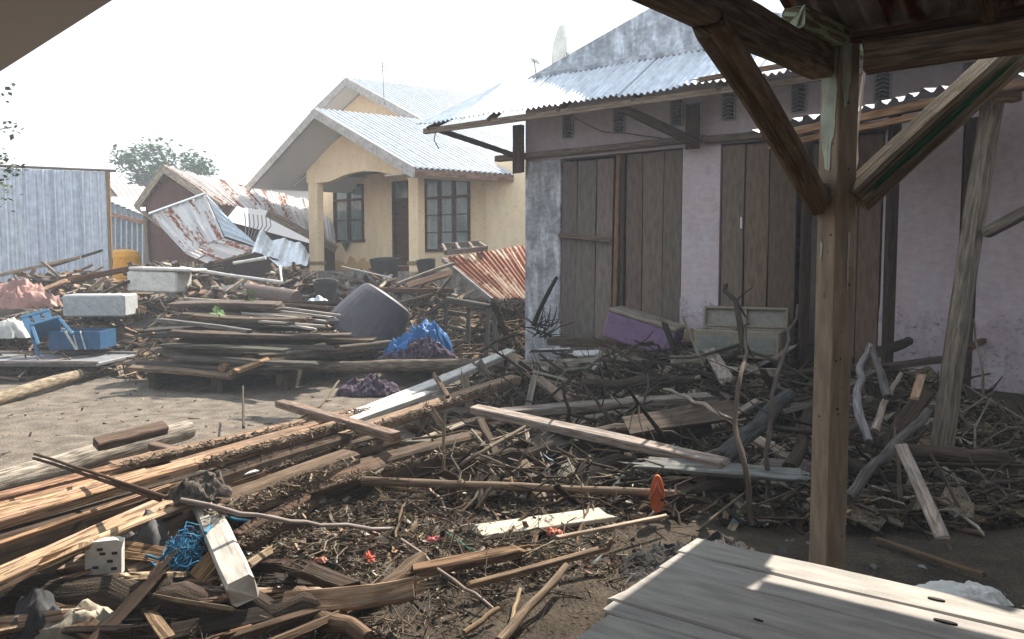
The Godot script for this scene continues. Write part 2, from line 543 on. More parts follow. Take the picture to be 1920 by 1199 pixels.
# ground height without its small roughness
func terrain(x, d):
	var h = 0.95 * smoothstep(11.5, 18.0, d)
	h += 0.50 * exp(-(pow((x - 1.9) / 1.9, 2) + pow((d - 8.9) / 1.5, 2)))
	h += 0.16 * exp(-(pow((x - 0.2) / 1.2, 2) + pow((d - 5.6) / 1.3, 2)))
	h += 0.35 * smoothstep(2.6, 4.2, x) * smoothstep(4.6, 6.5, d)
	h += 0.34 * exp(-(pow((x + 1.7) / 1.3, 2) + pow((d - 11.8) / 0.9, 2)))
	h += 0.62 * exp(-(pow((x + 6.6) / 1.7, 2) + pow((d - 13.4) / 0.8, 2)))
	h += 0.10 * exp(-(pow((x + 1.5) / 0.9, 2) + pow((d - 4.3) / 0.9, 2)))
	return h
var soil_noise := FastNoiseLite.new()
func ground_at(x, d):
	return terrain(x, d) + 0.05 * soil_noise.get_noise_2d(x * 60, d * 60) * smoothstep(0.0, 3.0, d) + 0.012 * soil_noise.get_noise_2d(x * 420, d * 420)
func on_ground(x, d, lift = 0.0): return Vector3(x, ground_at(x, d) + lift, -d)

func make_ground():
	soil_noise.seed = 5
	soil_noise.frequency = 0.01
	soil_noise.fractal_octaves = 3
	var xs = []
	var ds = []
	var x = -60.0
	while x < 60.0:
		xs.append(x)
		x += 0.09 if absf(x + 0.8) < 6.5 else (0.6 if absf(x) < 14 else 5.0)
	xs.append(60.0)
	var d = -12.0
	while d < 120.0:
		ds.append(d)
		d += 0.09 if d > 2.2 and d < 13 else (0.5 if d > 0 and d < 26 else 6.0)
	var m := Collector.new()
	var P = []
	var C = []
	for j in ds.size():
		var row = []
		var cr = []
		for i in xs.size():
			row.append(on_ground(xs[i], ds[j]))
			# two kinds of matter: pale washed-in sand on the open lane, brown silt elsewhere
			var edge = soil_noise.get_noise_2d(xs[i] * 90, ds[j] * 90) * 1.6 + soil_noise.get_noise_2d(xs[i] * 400 + 99, ds[j] * 400) * 0.5
			var lane = smoothstep(0.2, -0.5, xs[i] + 1.15 - (ds[j] - 5.0) * 0.12 + edge * 0.4) * smoothstep(4.9, 5.9, ds[j] + xs[i] * 0.25 + edge * 0.3 + 0.9)
			var c = Color(0.082, 0.068, 0.058).lerp(Color(0.215, 0.193, 0.175), clampf(lane, 0, 1))
			
			cr.append(c)
		P.append(row); C.append(cr)
	for j in ds.size() - 1:
		for i in xs.size() - 1:
			var a = P[j][i]; var b = P[j][i + 1]; var e = P[j + 1][i + 1]; var f = P[j + 1][i]
			var na = Vector3.UP
			var n = (b - a).cross(f - a).normalized()
			m.tri(a, b, e, Vector2(a.x, a.z), Vector2(b.x, b.z), Vector2(e.x, e.z), C[j][i])
			m.tri(a, e, f, Vector2(a.x, a.z), Vector2(e.x, e.z), Vector2(f.x, f.z), C[j][i])
	var o = single("ground", m, "soil", "bare sand and dark silt covering the lane between the houses", "ground", "", "structure")

func _ready():
	rng.seed = 20240613
	# ----- camera, sky, sun, exposure -----
	var cam := Camera3D.new()
	cam.name = "camera"
	add_child(cam)
	cam.position = Vector3(0, 1.6, 0)
	cam.rotation_degrees = Vector3(-3.985, 0, 0)
	cam.fov = 43.57
	cam.near = 0.05
	cam.far = 500
	cam.current = true
	var env := Environment.new()
	env.background_mode = Environment.BG_SKY
	var sky := Sky.new()
	var air := ProceduralSkyMaterial.new()
	air.sky_top_color = Color(0.89, 0.945, 1.0)
	air.sky_horizon_color = Color(1, 1, 1)
	air.sky_curve = 0.2
	air.sky_energy_multiplier = 0.77
	air.ground_bottom_color = Color(0.5, 0.45, 0.4)
	air.ground_horizon_color = Color(0.8, 0.8, 0.8)
	air.ground_energy_multiplier = 0.5
	air.sun_angle_max = 0.5
	sky.sky_material = air
	env.sky = sky
	env.tonemap_mode = Environment.TONE_MAPPER_LINEAR
	env.tonemap_exposure = 2.7
	env.fog_enabled = true
	env.fog_density = 0.0042
	env.fog_light_color = Color(0.93, 0.96, 1.0)
	env.sdfgi_enabled = true
	env.ssao_enabled = true
	env.ssil_enabled = true
	var we := WorldEnvironment.new()
	we.name = "world"
	we.environment = env
	add_child(we)
	var sun := DirectionalLight3D.new()
	sun.name = "sun"
	add_child(sun)
	sun.light_energy = 1.6
	sun.light_color = Color(1.0, 0.965, 0.91)
	sun.light_angular_distance = 0.5
	sun.shadow_enabled = true
	sun.look_at_from_position(Vector3.ZERO, SUN_TRAVEL, Vector3.UP)
	# ----- the place -----
	make_materials()
	make_ground()
	lilac_house()
	yellow_house()
	canopy()
	awning()
	far_left()
	middle()
	foreground()
	litter()

const GREY_WOOD := Color(0.24, 0.20, 0.165)
const DARK_WOOD := Color(0.085, 0.066, 0.052)
const BROWN_WOOD := Color(0.19, 0.125, 0.085)
const PALE_WOOD := Color(0.46, 0.39, 0.31)
const WHITE_WOOD := Color(0.62, 0.59, 0.55)
const FRESH_WOOD := Color(0.60, 0.37, 0.20)
const BLUE_WOOD := Color(0.22, 0.25, 0.27)

func plank_leaf(parent, x0, x1, y0, y1, z, n, col, tilt = 0.0):
	# a door leaf of n upright planks, each its own board
	var edges = [x0]
	for i in range(1, n): edges.append(x0 + (x1 - x0) * (i + rnd(-0.12, 0.12)) / n)
	edges.append(x1)
	for i in n:
		var m := Collector.new()
		var w = edges[i + 1] - edges[i] - 0.008
		var xc = (edges[i] + edges[i + 1]) / 2
		board(m, Vector3(xc + tilt, y0 + rnd(-0.02, 0.02), z + rnd(-0.006, 0.006)), Vector3(xc, y1, z + rnd(-0.004, 0.004)), w, 0.032, shade(col, 0.22), 0.0, 0.008, 0.001, 3)
		part("plank", m.mesh(), "worn_wood", parent)

func lilac_house():
	var o = thing("lilac_house", "lilac plastered house with plank doors and corrugated zinc lean-to roof", "house", Vector3(0.183, 0, -11.0), TURN)
	var m := Collector.new()
	# wall around the two door openings; upper band over all
	var vents = [0.69, 1.45, 2.23, 2.87, 3.66, 4.5, 5.3, 6.1]
	var bands = [[0.575, 2.98, 7.6, 3.24], [0.575, 3.56, 7.6, 4.05]]
	var left = 0.575
	for vx in vents:
		bands.append([left, 3.24, vx - 0.072, 3.56])
		left = vx + 0.072
	bands.append([left, 3.24, 7.6, 3.56])
	for r in bands + [[2.31, 0, 2.78, 2.98], [4.54, 0, 5.24, 2.98], [5.40, 0, 7.6, 2.98]]:
		box(m, Vector3(r[0], r[1], -0.2), Vector3(r[2], r[3], 0), Color(0.84, 0.83, 0.83))
	part("wall", m.mesh(), "lilac_plaster", o)
	m = Collector.new()
	# old flood-stained render round the foot, a thin coat with a broken upper edge
	for r in [[2.30, 2.79], [4.53, 5.25], [5.39, 7.6]]:
		m = Collector.new()
		var pts = [Vector3(r[0], 0, 0.004), Vector3(r[1], 0, 0.004)]
		var n = int((r[1] - r[0]) / 0.025) + 2
		for i in n + 1: pts.append(Vector3(lerpf(r[1], r[0], float(i) / n), 1.10 + 0.25 * soil_noise.get_noise_1d(i * 8.0 + r[0] * 90.0) + rnd(-0.025, 0.025), 0.004))
		plate(m, pts, Vector3(0, 0, 1), 0.003, Color(0.80, 0.77, 0.79))
		part("stained_render", m.mesh(), "stained_plaster", o)
	m = Collector.new()
	box(m, Vector3(0, 0, -0.25), Vector3(0.575, 2.98, 0.01), Color(0.60, 0.60, 0.61), 0.008)
	part("corner_pillar", m.mesh(), "concrete", o, "bare grey concrete corner pillar with pale runs")
	m = Collector.new()
	box(m, Vector3(0.0, 2.98, -0.2), Vector3(0.575, 4.05, 0), Color(0.80, 0.78, 0.79))
	part("wall", m.mesh(), "lilac_plaster", o)
	# dark rooms behind the doors: floor, back and side walls and a ceiling
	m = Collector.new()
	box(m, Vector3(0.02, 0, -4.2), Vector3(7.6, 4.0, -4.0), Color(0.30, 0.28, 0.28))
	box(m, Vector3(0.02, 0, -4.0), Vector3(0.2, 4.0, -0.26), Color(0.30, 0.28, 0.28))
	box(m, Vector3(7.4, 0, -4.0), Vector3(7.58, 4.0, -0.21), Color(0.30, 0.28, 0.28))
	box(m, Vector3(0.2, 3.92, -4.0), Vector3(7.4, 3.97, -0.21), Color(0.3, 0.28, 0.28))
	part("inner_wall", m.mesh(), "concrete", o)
	# gable of grey render above the lean-to
	m = Collector.new()
	plate(m, [Vector3(-0.10, 4.0, -0.05), Vector3(4.3, 4.0, -0.05), Vector3(4.3, 4.04, -0.05), Vector3(2.22, 4.76, -0.05), Vector3(2.02, 4.76, -0.05), Vector3(-0.10, 4.08, -0.05)], Vector3(0, 0, 1), 0.16, Color(0.90, 0.95, 1.0))
	part("gable", m.mesh(), "concrete", o, "grey concrete gable with pale water runs")
	m = Collector.new()
	box(m, Vector3(0.2, 4.06, -0.05), Vector3(4.2, 4.13, 0.05), Color(0.7, 0.72, 0.75), 0.01)
	part("gable_ledge", m.mesh(), "concrete", o)
	# main roof behind the gable
	m = Collector.new()
	corrugated(m, Vector3(2.12, 4.70, -0.22), Vector3(2.12, 4.70, -4.6), Vector3(-0.35, 3.93, -0.22), Vector3(-0.35, 3.93, -4.6), 40, 0.018, Color(0.8, 0.8, 0.8))
	corrugated(m, Vector3(2.12, 4.70, -4.6), Vector3(2.12, 4.70, -0.22), Vector3(4.6, 3.93, -4.6), Vector3(4.6, 3.93, -0.22), 40, 0.018, Color(0.8, 0.8, 0.8))
	part("main_roof", m.mesh(), "zinc", o)
	# lean-to: zinc sheets side by side, each its own sheet
	var x = -1.13
	var k = 0
	while x < 7.4:
		var w = 0.76
		m = Collector.new()
		var lift = 0.006 * (k % 2)
		var topx = maxf(x, -0.45 + (x + 1.13) * 0.12)
		var topx2 = maxf(x + w + 0.05, -0.45 + (x + w + 1.13) * 0.12)
		corrugated(m, Vector3(x, 3.47 + lift + rnd(-0.008, 0.008), 0.93 + rnd(-0.03, 0.03)), Vector3(x + w + 0.05, 3.47 + lift, 0.93 + rnd(-0.02, 0.02)), Vector3(topx, 4.07 + lift, 0.02), Vector3(topx2, 4.07 + lift, 0.02), 10.5, 0.016, shade(Color(0.86, 0.88, 0.92), 0.05), 4, 0.012)
		part("roof_sheet", m.mesh(), "zinc", o)
		x += w; k += 1
	# eave purlin, wall plate and rafters
	m = Collector.new()
	board(m, Vector3(-1.08, 3.39, 0.83), Vector3(3.35, 3.40, 0.83), 0.05, 0.075, Color(0.42, 0.37, 0.31), 0, 0.02, 0.002, 10)
	part("eave_purlin", m.mesh(), "wood", o)
	m = Collector.new()
	board(m, Vector3(3.36, 3.41, 0.80), Vector3(7.4, 3.40, 0.80), 0.05, 0.08, GREY_WOOD, 0, 0.02, 0.002, 10)
	part("eave_purlin", m.mesh(), "wood", o)
	m = Collector.new()
	board(m, Vector3(2.95, 3.50, 1.0), Vector3(4.3, 3.53, 0.98), 0.12, 0.05, Color(0.28, 0.21, 0.16), 0.2, 0.05, 0.004, 6)
	part("eave_board", m.mesh(), "wood", o)
	for rx in [-1.0, 0.05, 1.1, 2.1, 3.1, 4.1, 5.1, 6.1]:
		m = Collector.new()
		board(m, Vector3(rx, 3.41, 0.86), Vector3(maxf(rx, -0.3), 3.97, 0.03), 0.05, 0.07, GREY_WOOD, 0, 0.01, 0.001, 3)
		part("rafter", m.mesh(), "wood", o)
	# lintel beam over the doors
	m = Collector.new()
	board(m, Vector3(-0.42, 3.05, 0.07), Vector3(2.6, 3.055, 0.07), 0.12, 0.075, Color(0.30, 0.27, 0.26), 0, 0.03, 0.002, 8)
	part("lintel", m.mesh(), "wood", o)
	m = Collector.new()
	board(m, Vector3(2.62, 3.03, 0.065), Vector3(4.6, 3.0, 0.065), 0.11, 0.08, Color(0.25, 0.22, 0.2), 0, 0.03, 0.002, 8)
	part("lintel", m.mesh(), "wood", o)
	# hangers and braces
	for h in [[0.0, 2.82, 3.45, 0.17], [2.50, 2.93, 3.44, 0.16]]:
		m = Collector.new()
		board(m, Vector3(h[0], h[1], 0.16), Vector3(h[0], h[2], 0.16), h[3], 0.05, Color(0.14, 0.10, 0.09), 0, 0.01, 0.001, 3)
		part("hanger", m.mesh(), "wood", o)
	m = Collector.new()
	board(m, Vector3(1.93, 3.36, 0.80), Vector3(2.58, 2.98, 0.22), 0.06, 0.10, Color(0.10, 0.075, 0.065), 0, 0.02, 0.003, 4)
	part("brace", m.mesh(), "wood", o)
	m = Collector.new()
	board(m, Vector3(-0.88, 3.40, 0.83), Vector3(-0.05, 3.05, 0.12), 0.05, 0.07, Color(0.10, 0.085, 0.08), 0, 0.03, 0.003, 4)
	part("brace", m.mesh(), "wood", o)
	m = Collector.new()
	tube(m, [Vector3(-0.86, 3.36, 0.86), Vector3(-0.87, 3.25, 0.88), Vector3(-0.83, 3.17, 0.86), Vector3(-0.80, 3.13, 0.86)], 0.008, Color(0.08, 0.07, 0.07), 5)
	part("bent_wire", m.mesh(), "plain", o)
	# sagging cable under the eave
	m = Collector.new()
	tube(m, [Vector3(0.85, 3.47, 0.1), Vector3(1.05, 3.36, 0.13), Vector3(1.3, 3.24, 0.13), Vector3(1.6, 3.2, 0.13), Vector3(1.9, 3.13, 0.13), Vector3(2.1, 3.09, 0.13)], 0.008, Color(0.1, 0.08, 0.08), 5)
	part("cable", m.mesh(), "plain", o)
	# pierced vent blocks
	for vx in vents:
		var v = part("vent", null, "plain", o)
		m = Collector.new()
		var y0 = 3.24; var y1 = 3.56; var hw = 0.072
		for q in [[vx - hw - 0.012, y0, vx - hw + 0.006, y1], [vx + hw - 0.006, y0, vx + hw + 0.012, y1], [vx - hw, y0 - 0.012, vx + hw, y0 + 0.006], [vx - hw, y1 - 0.006, vx + hw, y1 + 0.012]]:
			box(m, Vector3(q[0], q[1], 0.0065), Vector3(q[2], q[3], 0.02), Color(0.22, 0.23, 0.24))
		v.mesh = m.mesh()
		m = Collector.new()
		for i in 7:
			var yy = y0 + 0.02 + i * 0.044
			tube(m, [Vector3(vx - hw, yy, 0.012), Vector3(vx, yy + 0.03, 0.012), Vector3(vx + hw, yy, 0.012)], 0.007, Color(0.22, 0.23, 0.24), 4)
		part("lattice", m.mesh(), "plain", v)
	# first doorway: two leaves of upright planks, the left one sprung out of true
	var d = part("door", null, "wood", o, "left plank door leaf, sprung and leaning open")
	m = Collector.new()
	board(m, Vector3(0.57, 1.98, 0.035), Vector3(1.36, 1.90, 0.05), 0.03, 0.06, Color(0.25, 0.2, 0.17), 0, 0.02, 0.002, 3)
	d.mesh = m.mesh()
	plank_leaf(d, 0.60, 1.37, 0.35, 2.93, -0.03, 3, Color(0.21, 0.175, 0.15), -0.04)
	m = Collector.new()
	board(m, Vector3(1.40, 0.3, 0.0), Vector3(1.45, 2.95, 0.0), 0.06, 0.06, Color(0.34, 0.22, 0.13), 0, 0.01, 0.002, 4)
	part("door_post", m.mesh(), "wood", o)
	m = Collector.new()
	board(m, Vector3(1.50, 0.3, -0.01), Vector3(1.51, 2.95, -0.01), 0.05, 0.05, Color(0.11, 0.10, 0.10), 0, 0.01, 0.002, 4)
	part("door_post", m.mesh(), "wood", o)
	d = part("door", null, "wood", o, "right plank door leaf of the first doorway, shut")
	m = Collector.new()
	board(m, Vector3(1.55, 2.55, -0.075), Vector3(2.28, 2.55, -0.075), 0.04, 0.08, BROWN_WOOD, 0, 0.02, 0.001, 3)
	d.mesh = m.mesh()
	plank_leaf(d, 1.54, 2.30, 0.3, 2.95, -0.03, 3, Color(0.20, 0.16, 0.13))
	# second doorway
	d = part("door", null, "wood", o, "left leaf of the second plank door, warm brown")
	m = Collector.new()
	board(m, Vector3(2.82, 2.5, -0.075), Vector3(3.64, 2.5, -0.075), 0.04, 0.08, BROWN_WOOD, 0, 0.02, 0.001, 3)
	d.mesh = m.mesh()
	plank_leaf(d, 2.80, 3.065, 0.3, 2.95, -0.03, 1, Color(0.20, 0.155, 0.125))
	plank_leaf(d, 3.075, 3.66, 0.3, 2.95, -0.03, 2, Color(0.19, 0.14, 0.11))
	m = Collector.new()
	box(m, Vector3(3.035, 2.0, -0.008), Vector3(3.055, 2.13, 0.02), Color(0.6, 0.6, 0.6), 0.003)
	part("handle", m.mesh(), "plain", d)
	d = part("door", null, "wood", o, "grey right leaf of the second plank door, swung inwards")
	m = Collector.new()
	board(m, Vector3(3.80, 2.5, -0.16), Vector3(4.5, 2.5, -0.085), 0.04, 0.08, GREY_WOOD, 0, 0.02, 0.001, 3)
	d.mesh = m.mesh()
	plank_leaf(d, 3.78, 4.05, 0.3, 2.9, -0.10, 2, Color(0.13, 0.115, 0.105))
	plank_leaf(d, 4.07, 4.52, 0.3, 2.93, -0.035, 2, Color(0.18, 0.125, 0.095))
	m = Collector.new()
	board(m, Vector3(5.32, 0.2, -0.02), Vector3(5.32, 3.0, -0.02), 0.13, 0.08, Color(0.12, 0.095, 0.08), 0, 0.01, 0.001, 3)
	part("door_post", m.mesh(), "wood", o)
	# dish and aerial on the roofs
	var dish = thing("satellite_dish", "pale satellite dish seen nearly edge-on behind the grey gable", "dish", Vector3(0.8, 4.56, -12.6), 0.0)
	m = Collector.new()
	var prof = []
	for i in 9: prof.append([0.085 * pow(i / 8.0, 2), 0.01 + 0.36 * i / 8.0])
	for i in 9: prof.append([0.085 * pow((8 - i) / 8.0, 2) - 0.012, 0.01 + 0.36 * (8 - i) / 8.0])
	lathe(m, Vector3(0.02, 0.36, 0.0), Vector3(-0.95, 0.25, -0.28), prof, Color(0.72, 0.74, 0.76), 26)
	part("reflector", m.mesh(), "plastic", dish)
	m = Collector.new()
	tube(m, [Vector3(0.08, -0.5, -0.02), Vector3(0.06, 0.3, -0.02)], 0.025, Color(0.4, 0.4, 0.4), 8)
	part("mast", m.mesh(), "plain", dish)
	for a in [[Vector3(0.537, 5.331, -15.5), Vector3(0.415, 5.47, -15.5), "small bent aerial standing left of the grey gable"], [Vector3(-3.3, 6.304, -21), Vector3(-3.336, 6.763, -21), "thin aerial on the ridge of the yellow house"]]:
		var an = thing("roof_aerial", a[2], "aerial", a[0])
		m = Collector.new()
		tube(m, [Vector3(0, -0.6, 0), a[1] - a[0]], 0.012, Color(0.3, 0.3, 0.3), 6)
		part("mast", m.mesh(), "plain", an)
		for i in 3:
			m = Collector.new()
			var p = (a[1] - a[0]) * (1.0 - 0.22 * i)
			tube(m, [p + Vector3(-0.07 - 0.015 * i, 0.02, 0.05), p + Vector3(0.08, -0.01, -0.05)], 0.009, Color(0.3, 0.3, 0.3), 5)
			part("rod", m.mesh(), "plain", an)

# the yellow house stands in its own slightly skewed plan: a along its front, s into its depth
func Y(a, h, s): return Vector3(a + 0.362 * s, h, -0.934 * s)
func ybox(m, a0, a1, h0, h1, s0, s1, col = Color.WHITE):
	hexa(m, [Y(a0, h0, s0), Y(a1, h0, s0), Y(a1, h1, s0), Y(a0, h1, s0), Y(a0, h0, s1), Y(a1, h0, s1), Y(a1, h1, s1), Y(a0, h1, s1)], col)

func gable_window(o, a0, a1, h0, h1, s, cols, rows, transom, label, wood):
	# frame, mullions, bars, one pane per light, curtain behind
	var w = part("window", null, "wood", o, label)
	var m := Collector.new()
	var f = 0.055
	ybox(m, a0, a0 + f, h0, h1, s - 0.04, s + 0.03, wood)
	ybox(m, a1 - f, a1, h0, h1, s - 0.04, s + 0.03, wood)
	ybox(m, a0 + f, a1 - f, h1 - f, h1, s - 0.038, s + 0.03, wood)
	ybox(m, a0 - 0.03, a1 + 0.03, h0 - 0.05, h0 + 0.012, s - 0.07, s + 0.03, wood)
	w.mesh = m.mesh()
	var iw = (a1 - a0 - 2 * f) / cols
	for c in range(1, cols):
		m = Collector.new()
		ybox(m, a0 + f + iw * c - 0.035, a0 + f + iw * c + 0.035, h0 + 0.013, h1 - f, s - 0.036, s + 0.03, wood)
		part("mullion", m.mesh(), "wood", w)
	if transom > 0:
		m = Collector.new()
		ybox(m, a0 + f, a1 - f, transom - 0.03, transom + 0.03, s - 0.042, s + 0.03, wood)
		part("transom", m.mesh(), "wood", w)
	var top = transom if transom > 0 else h1 - f
	for c in cols:
		var x0 = a0 + f + iw * c + 0.035
		var x1 = a0 + f + iw * (c + 1) - 0.035
		for r in range(1, rows):
			m = Collector.new()
			var y = h0 + (top - h0) * r / rows
			ybox(m, x0, x1, y - 0.014, y + 0.014, s - 0.012, s + 0.012, wood * 1.1)
			part("glazing_bar", m.mesh(), "wood", w)
		m = Collector.new()
		ybox(m, x0, x1, h0 + 0.014, top - 0.03, s + 0.014, s + 0.018)
		part("pane", m.mesh(), "glass", w)
		if transom > 0:
			m = Collector.new()
			ybox(m, x0, x1, transom + 0.03, h1 - f, s + 0.014, s + 0.018)
			part("pane", m.mesh(), "glass", w)
		# curtain with folds
		m = Collector.new()
		var n = 10
		for i in n:
			var xa = lerpf(x0, x1, float(i) / n); var xb = lerpf(x0, x1, float(i + 1) / n)
			var sa = s + 0.10 + 0.02 * (i % 2); var sb = s + 0.10 + 0.02 * ((i + 1) % 2)
			var low = h0 + (0.5 * (top - h0) if (c == 1 and i > 3 and i < 8) else 0.02)
			m.flat(Y(xa, low, sa), Y(xb, low, sb), Y(xb, h1 - 0.05, sb), Y(xa, h1 - 0.05, sa), Color(0.75, 0.8, 0.8))
		part("curtain", m.mesh(), "curtain", w)

func yellow_house():
	var o = thing("yellow_house", "yellow plastered house with arched porch and two zinc gabled roofs", "house", Vector3(-2.09, 0, -17.0), TURN)
	var wall = Color(0.98, 0.94, 0.88)
	var m := Collector.new()
	# recessed front wall round its openings: window, door, triple window
	var H0 = 0.4; var H1 = 3.95
	var s = 2.6
	for r in [[-6.75, -6.25, H0, H1], [-6.25, -5.07, H0, 2.24], [-6.25, -5.07, 3.72, H1], [-5.07, -3.99, H0, H1], [-3.99, -3.36, 3.72, H1], [-3.99, -3.36, H0, 1.55], [-3.36, -2.89, H0, H1], [-2.89, -1.39, 3.72, H1], [-2.89, -1.39, H0, 1.95], [-1.39, -0.77, H0, H1]]:
		ybox(m, r[0], r[1], r[2], r[3], s, s + 0.15, wall)
	part("front_wall", m.mesh(), "ochre_plaster", o)
	m = Collector.new()
	ybox(m, -0.77, 3.2, H0, H1, s - 0.12, s + 0.2, Color(1.0, 1.0, 0.98))
	part("side_wing_wall", m.mesh(), "ochre_plaster", o, "paler cream wall beyond the triple window")
	m = Collector.new()
	ybox(m, -6.75, -6.6, H0, H1, s + 0.16, s + 5, wall)
	ybox(m, -6.6, 3.2, H0, H1, s + 4.9, s + 5, wall)
	ybox(m, -6.6, 3.2, H1 - 0.1, H1 - 0.03, s + 0.21, s + 4.9, Color(0.6, 0.6, 0.6))
	part("rear_wall", m.mesh(), "ochre_plaster", o)
	# porch: two pillars, arched gable wall
	for p in [[-4.92, -4.58, 0.7, 1.0], [-1.40, -1.10, 0.7, 1.0]]:
		m = Collector.new()
		ybox(m, p[0], p[1], p[2], 3.68, 1.0, 1.16, wall)
		ybox(m, p[0] - 0.03, p[1] + 0.03, 1.58, 1.66, 0.97, 1.19, Color(0.3, 0.27, 0.22))
		part("porch_pillar", m.mesh(), "ochre_plaster", o)
	m = Collector.new()
	var pts = []
	var arch = [[-4.95, 3.66], [-4.4, 3.62], [-4.1, 3.63], [-3.85, 3.68], [-3.5, 3.76], [-3.1, 3.80], [-2.8, 3.80], [-2.4, 3.76], [-2.05, 3.69], [-1.75, 3.64], [-1.45, 3.6], [-1.38, 3.5], [-1.08, 3.5], [-1.08, 4.0], [-3.08, 4.96], [-4.95, 4.08]]
	for q in arch: pts.append(Y(q[0], q[1], 0.98))
	plate(m, pts, Vector3(0, 0, 1), 0.14, Color(1.0, 0.96, 0.9))
	part("arched_gable", m.mesh(), "ochre_plaster", o, "arched yellow gable wall over the porch")
	# porch floor and red step
	m = Collector.new()
	ybox(m, -6.6, -0.9, 0.4, 1.42, 1.0, 2.55, Color(0.45, 0.40, 0.34))
	part("porch_floor", m.mesh(), "concrete", o)
	for k in 2:
		m = Collector.new()
		ybox(m, -4.1, -3.2, 1.43, 1.54 - 0.06 * k, 2.25 - 0.25 * k, 2.57 - 0.25 * k, Color(0.30, 0.10, 0.07))
		part("step", m.mesh(), "concrete", o, "red step below the porch door")
	# grime on the foot of the wall: splashed mud with a broken edge
	m = Collector.new()
	pts = [Y(-6.75, 1.42, s - 0.004), Y(-3.99, 1.42, s - 0.004)]
	for i in 70: pts.append(Y(lerpf(-3.99, -6.75, i / 69.0), 1.70 + 0.22 * soil_noise.get_noise_1d(i * 9.0) + rnd(-0.02, 0.02), s - 0.004))
	plate(m, pts, Vector3(0, 0, 1), 0.003, Color(0.74, 0.62, 0.42))
	part("mud_stain", m.mesh(), "ochre_plaster", o)
	# openings
	gable_window(o, -6.25, -5.07, 2.24, 3.72, s, 2, 2, 3.32, "two-light window with drawn curtains", Color(0.16, 0.085, 0.055))
	gable_window(o, -2.89, -1.39, 1.95, 3.72, s, 3, 3, 3.22, "tall three-light window beside the porch pillar", Color(0.22, 0.12, 0.08))
	var d = part("door", null, "wood", o, "brown panelled porch door")
	m = Collector.new()
	ybox(m, -3.97, -3.38, 1.56, 3.2, s + 0.05, s + 0.09, Color(0.17, 0.085, 0.055))
	d.mesh = m.mesh()
	m = Collector.new()
	ybox(m, -3.99, -3.93, 1.56, 3.7, s - 0.03, s + 0.12, Color(0.13, 0.07, 0.05))
	ybox(m, -3.42, -3.36, 1.56, 3.7, s - 0.03, s + 0.12, Color(0.13, 0.07, 0.05))
	ybox(m, -3.93, -3.42, 3.2, 3.27, s - 0.028, s + 0.12, Color(0.13, 0.07, 0.05))
	part("frame", m.mesh(), "wood", d)
	m = Collector.new()
	ybox(m, -3.93, -3.42, 3.27, 3.68, s + 0.02, s + 0.024)
	part("pane", m.mesh(), "glass", d)
	# dark rooms behind panes
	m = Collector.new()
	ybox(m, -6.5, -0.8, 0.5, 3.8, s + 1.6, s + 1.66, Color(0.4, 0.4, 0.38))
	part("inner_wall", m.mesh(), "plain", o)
	# front roof: right and left slopes of zinc, white barge boards, blue-grey soffit
	var ap = [-3.1, 5.17]
	var sh = Color(0.66, 0.68, 0.71)
	for k in 4:
		m = Collector.new()
		var s0 = 0.78 * k; var s1 = 0.78 * (k + 1) + 0.03
		corrugated(m, Y(0.02, 3.62 + 0.004 * (k % 2), s0), Y(0.02, 3.62 + 0.004 * (k % 2), s1), Y(ap[0], ap[1] + 0.03, s0), Y(ap[0], ap[1] + 0.03, s1), 6, 0.026, shade(sh, 0.06))
		part("roof_sheet", m.mesh(), "zinc", o)
		m = Collector.new()
		corrugated(m, Y(-5.72, 3.58, s1), Y(-5.72, 3.58, s0), Y(ap[0], ap[1] + 0.03, s1), Y(ap[0], ap[1] + 0.03, s0), 9, 0.014, shade(sh, 0.06))
		part("roof_sheet", m.mesh(), "zinc", o)
	m = Collector.new()
	plate(m, [Y(-5.66, 3.50, 0.05), Y(-5.66, 3.50, 1.0), Y(ap[0], 5.07, 1.0), Y(ap[0], 5.07, 0.05)], Vector3(0.52, -0.85, 0), 0.02, Color(0.62, 0.62, 0.61))
	plate(m, [Y(-0.05, 3.54, 1.0), Y(-0.05, 3.54, 0.05), Y(ap[0], 5.07, 0.05), Y(ap[0], 5.07, 1.0)], Vector3(-0.45, -0.89, 0), 0.02, Color(0.62, 0.62, 0.61))
	plate(m, [Y(-5.66, 3.50, 1.0), Y(-5.66, 3.50, 3.0), Y(-4.96, 3.86, 3.0), Y(-4.96, 3.86, 1.0)], Vector3(0.45, -0.89, 0), 0.02, Color(0.62, 0.62, 0.61))
	part("soffit", m.mesh(), "plain", o, "plain soffit boards under the porch gable")
	var fascia = Color(0.70, 0.67, 0.64)
	m = Collector.new()
	hexa(m, [Y(-5.74, 3.42, -0.03), Y(ap[0], 4.98, -0.03), Y(ap[0], 5.20, -0.03), Y(-5.80, 3.58, -0.03), Y(-5.74, 3.42, 0.02), Y(ap[0], 4.98, 0.02), Y(ap[0], 5.20, 0.02), Y(-5.80, 3.58, 0.02)], fascia)
	part("barge_board", m.mesh(), "worn_wood", o)
	m = Collector.new()
	hexa(m, [Y(ap[0] + 0.004, 4.98, -0.035), Y(0.03, 3.40, -0.035), Y(0.05, 3.64, -0.035), Y(ap[0] + 0.004, 5.20, -0.035), Y(ap[0] + 0.004, 4.98, 0.02), Y(0.03, 3.40, 0.02), Y(0.05, 3.64, 0.02), Y(ap[0] + 0.004, 5.20, 0.02)], fascia)
	part("barge_board", m.mesh(), "worn_wood", o)
	m = Collector.new()
	ybox(m, -0.02, 0.03, 3.46, 3.6, 0.03, 3.2, Color(0.40, 0.27, 0.22))
	part("eave_board", m.mesh(), "wood", o)
	m = Collector.new()
	ybox(m, -0.9, -0.03, 3.5, 3.53, 0.05, 2.45, Color(0.5, 0.42, 0.36))
	part("soffit", m.mesh(), "plain", o)
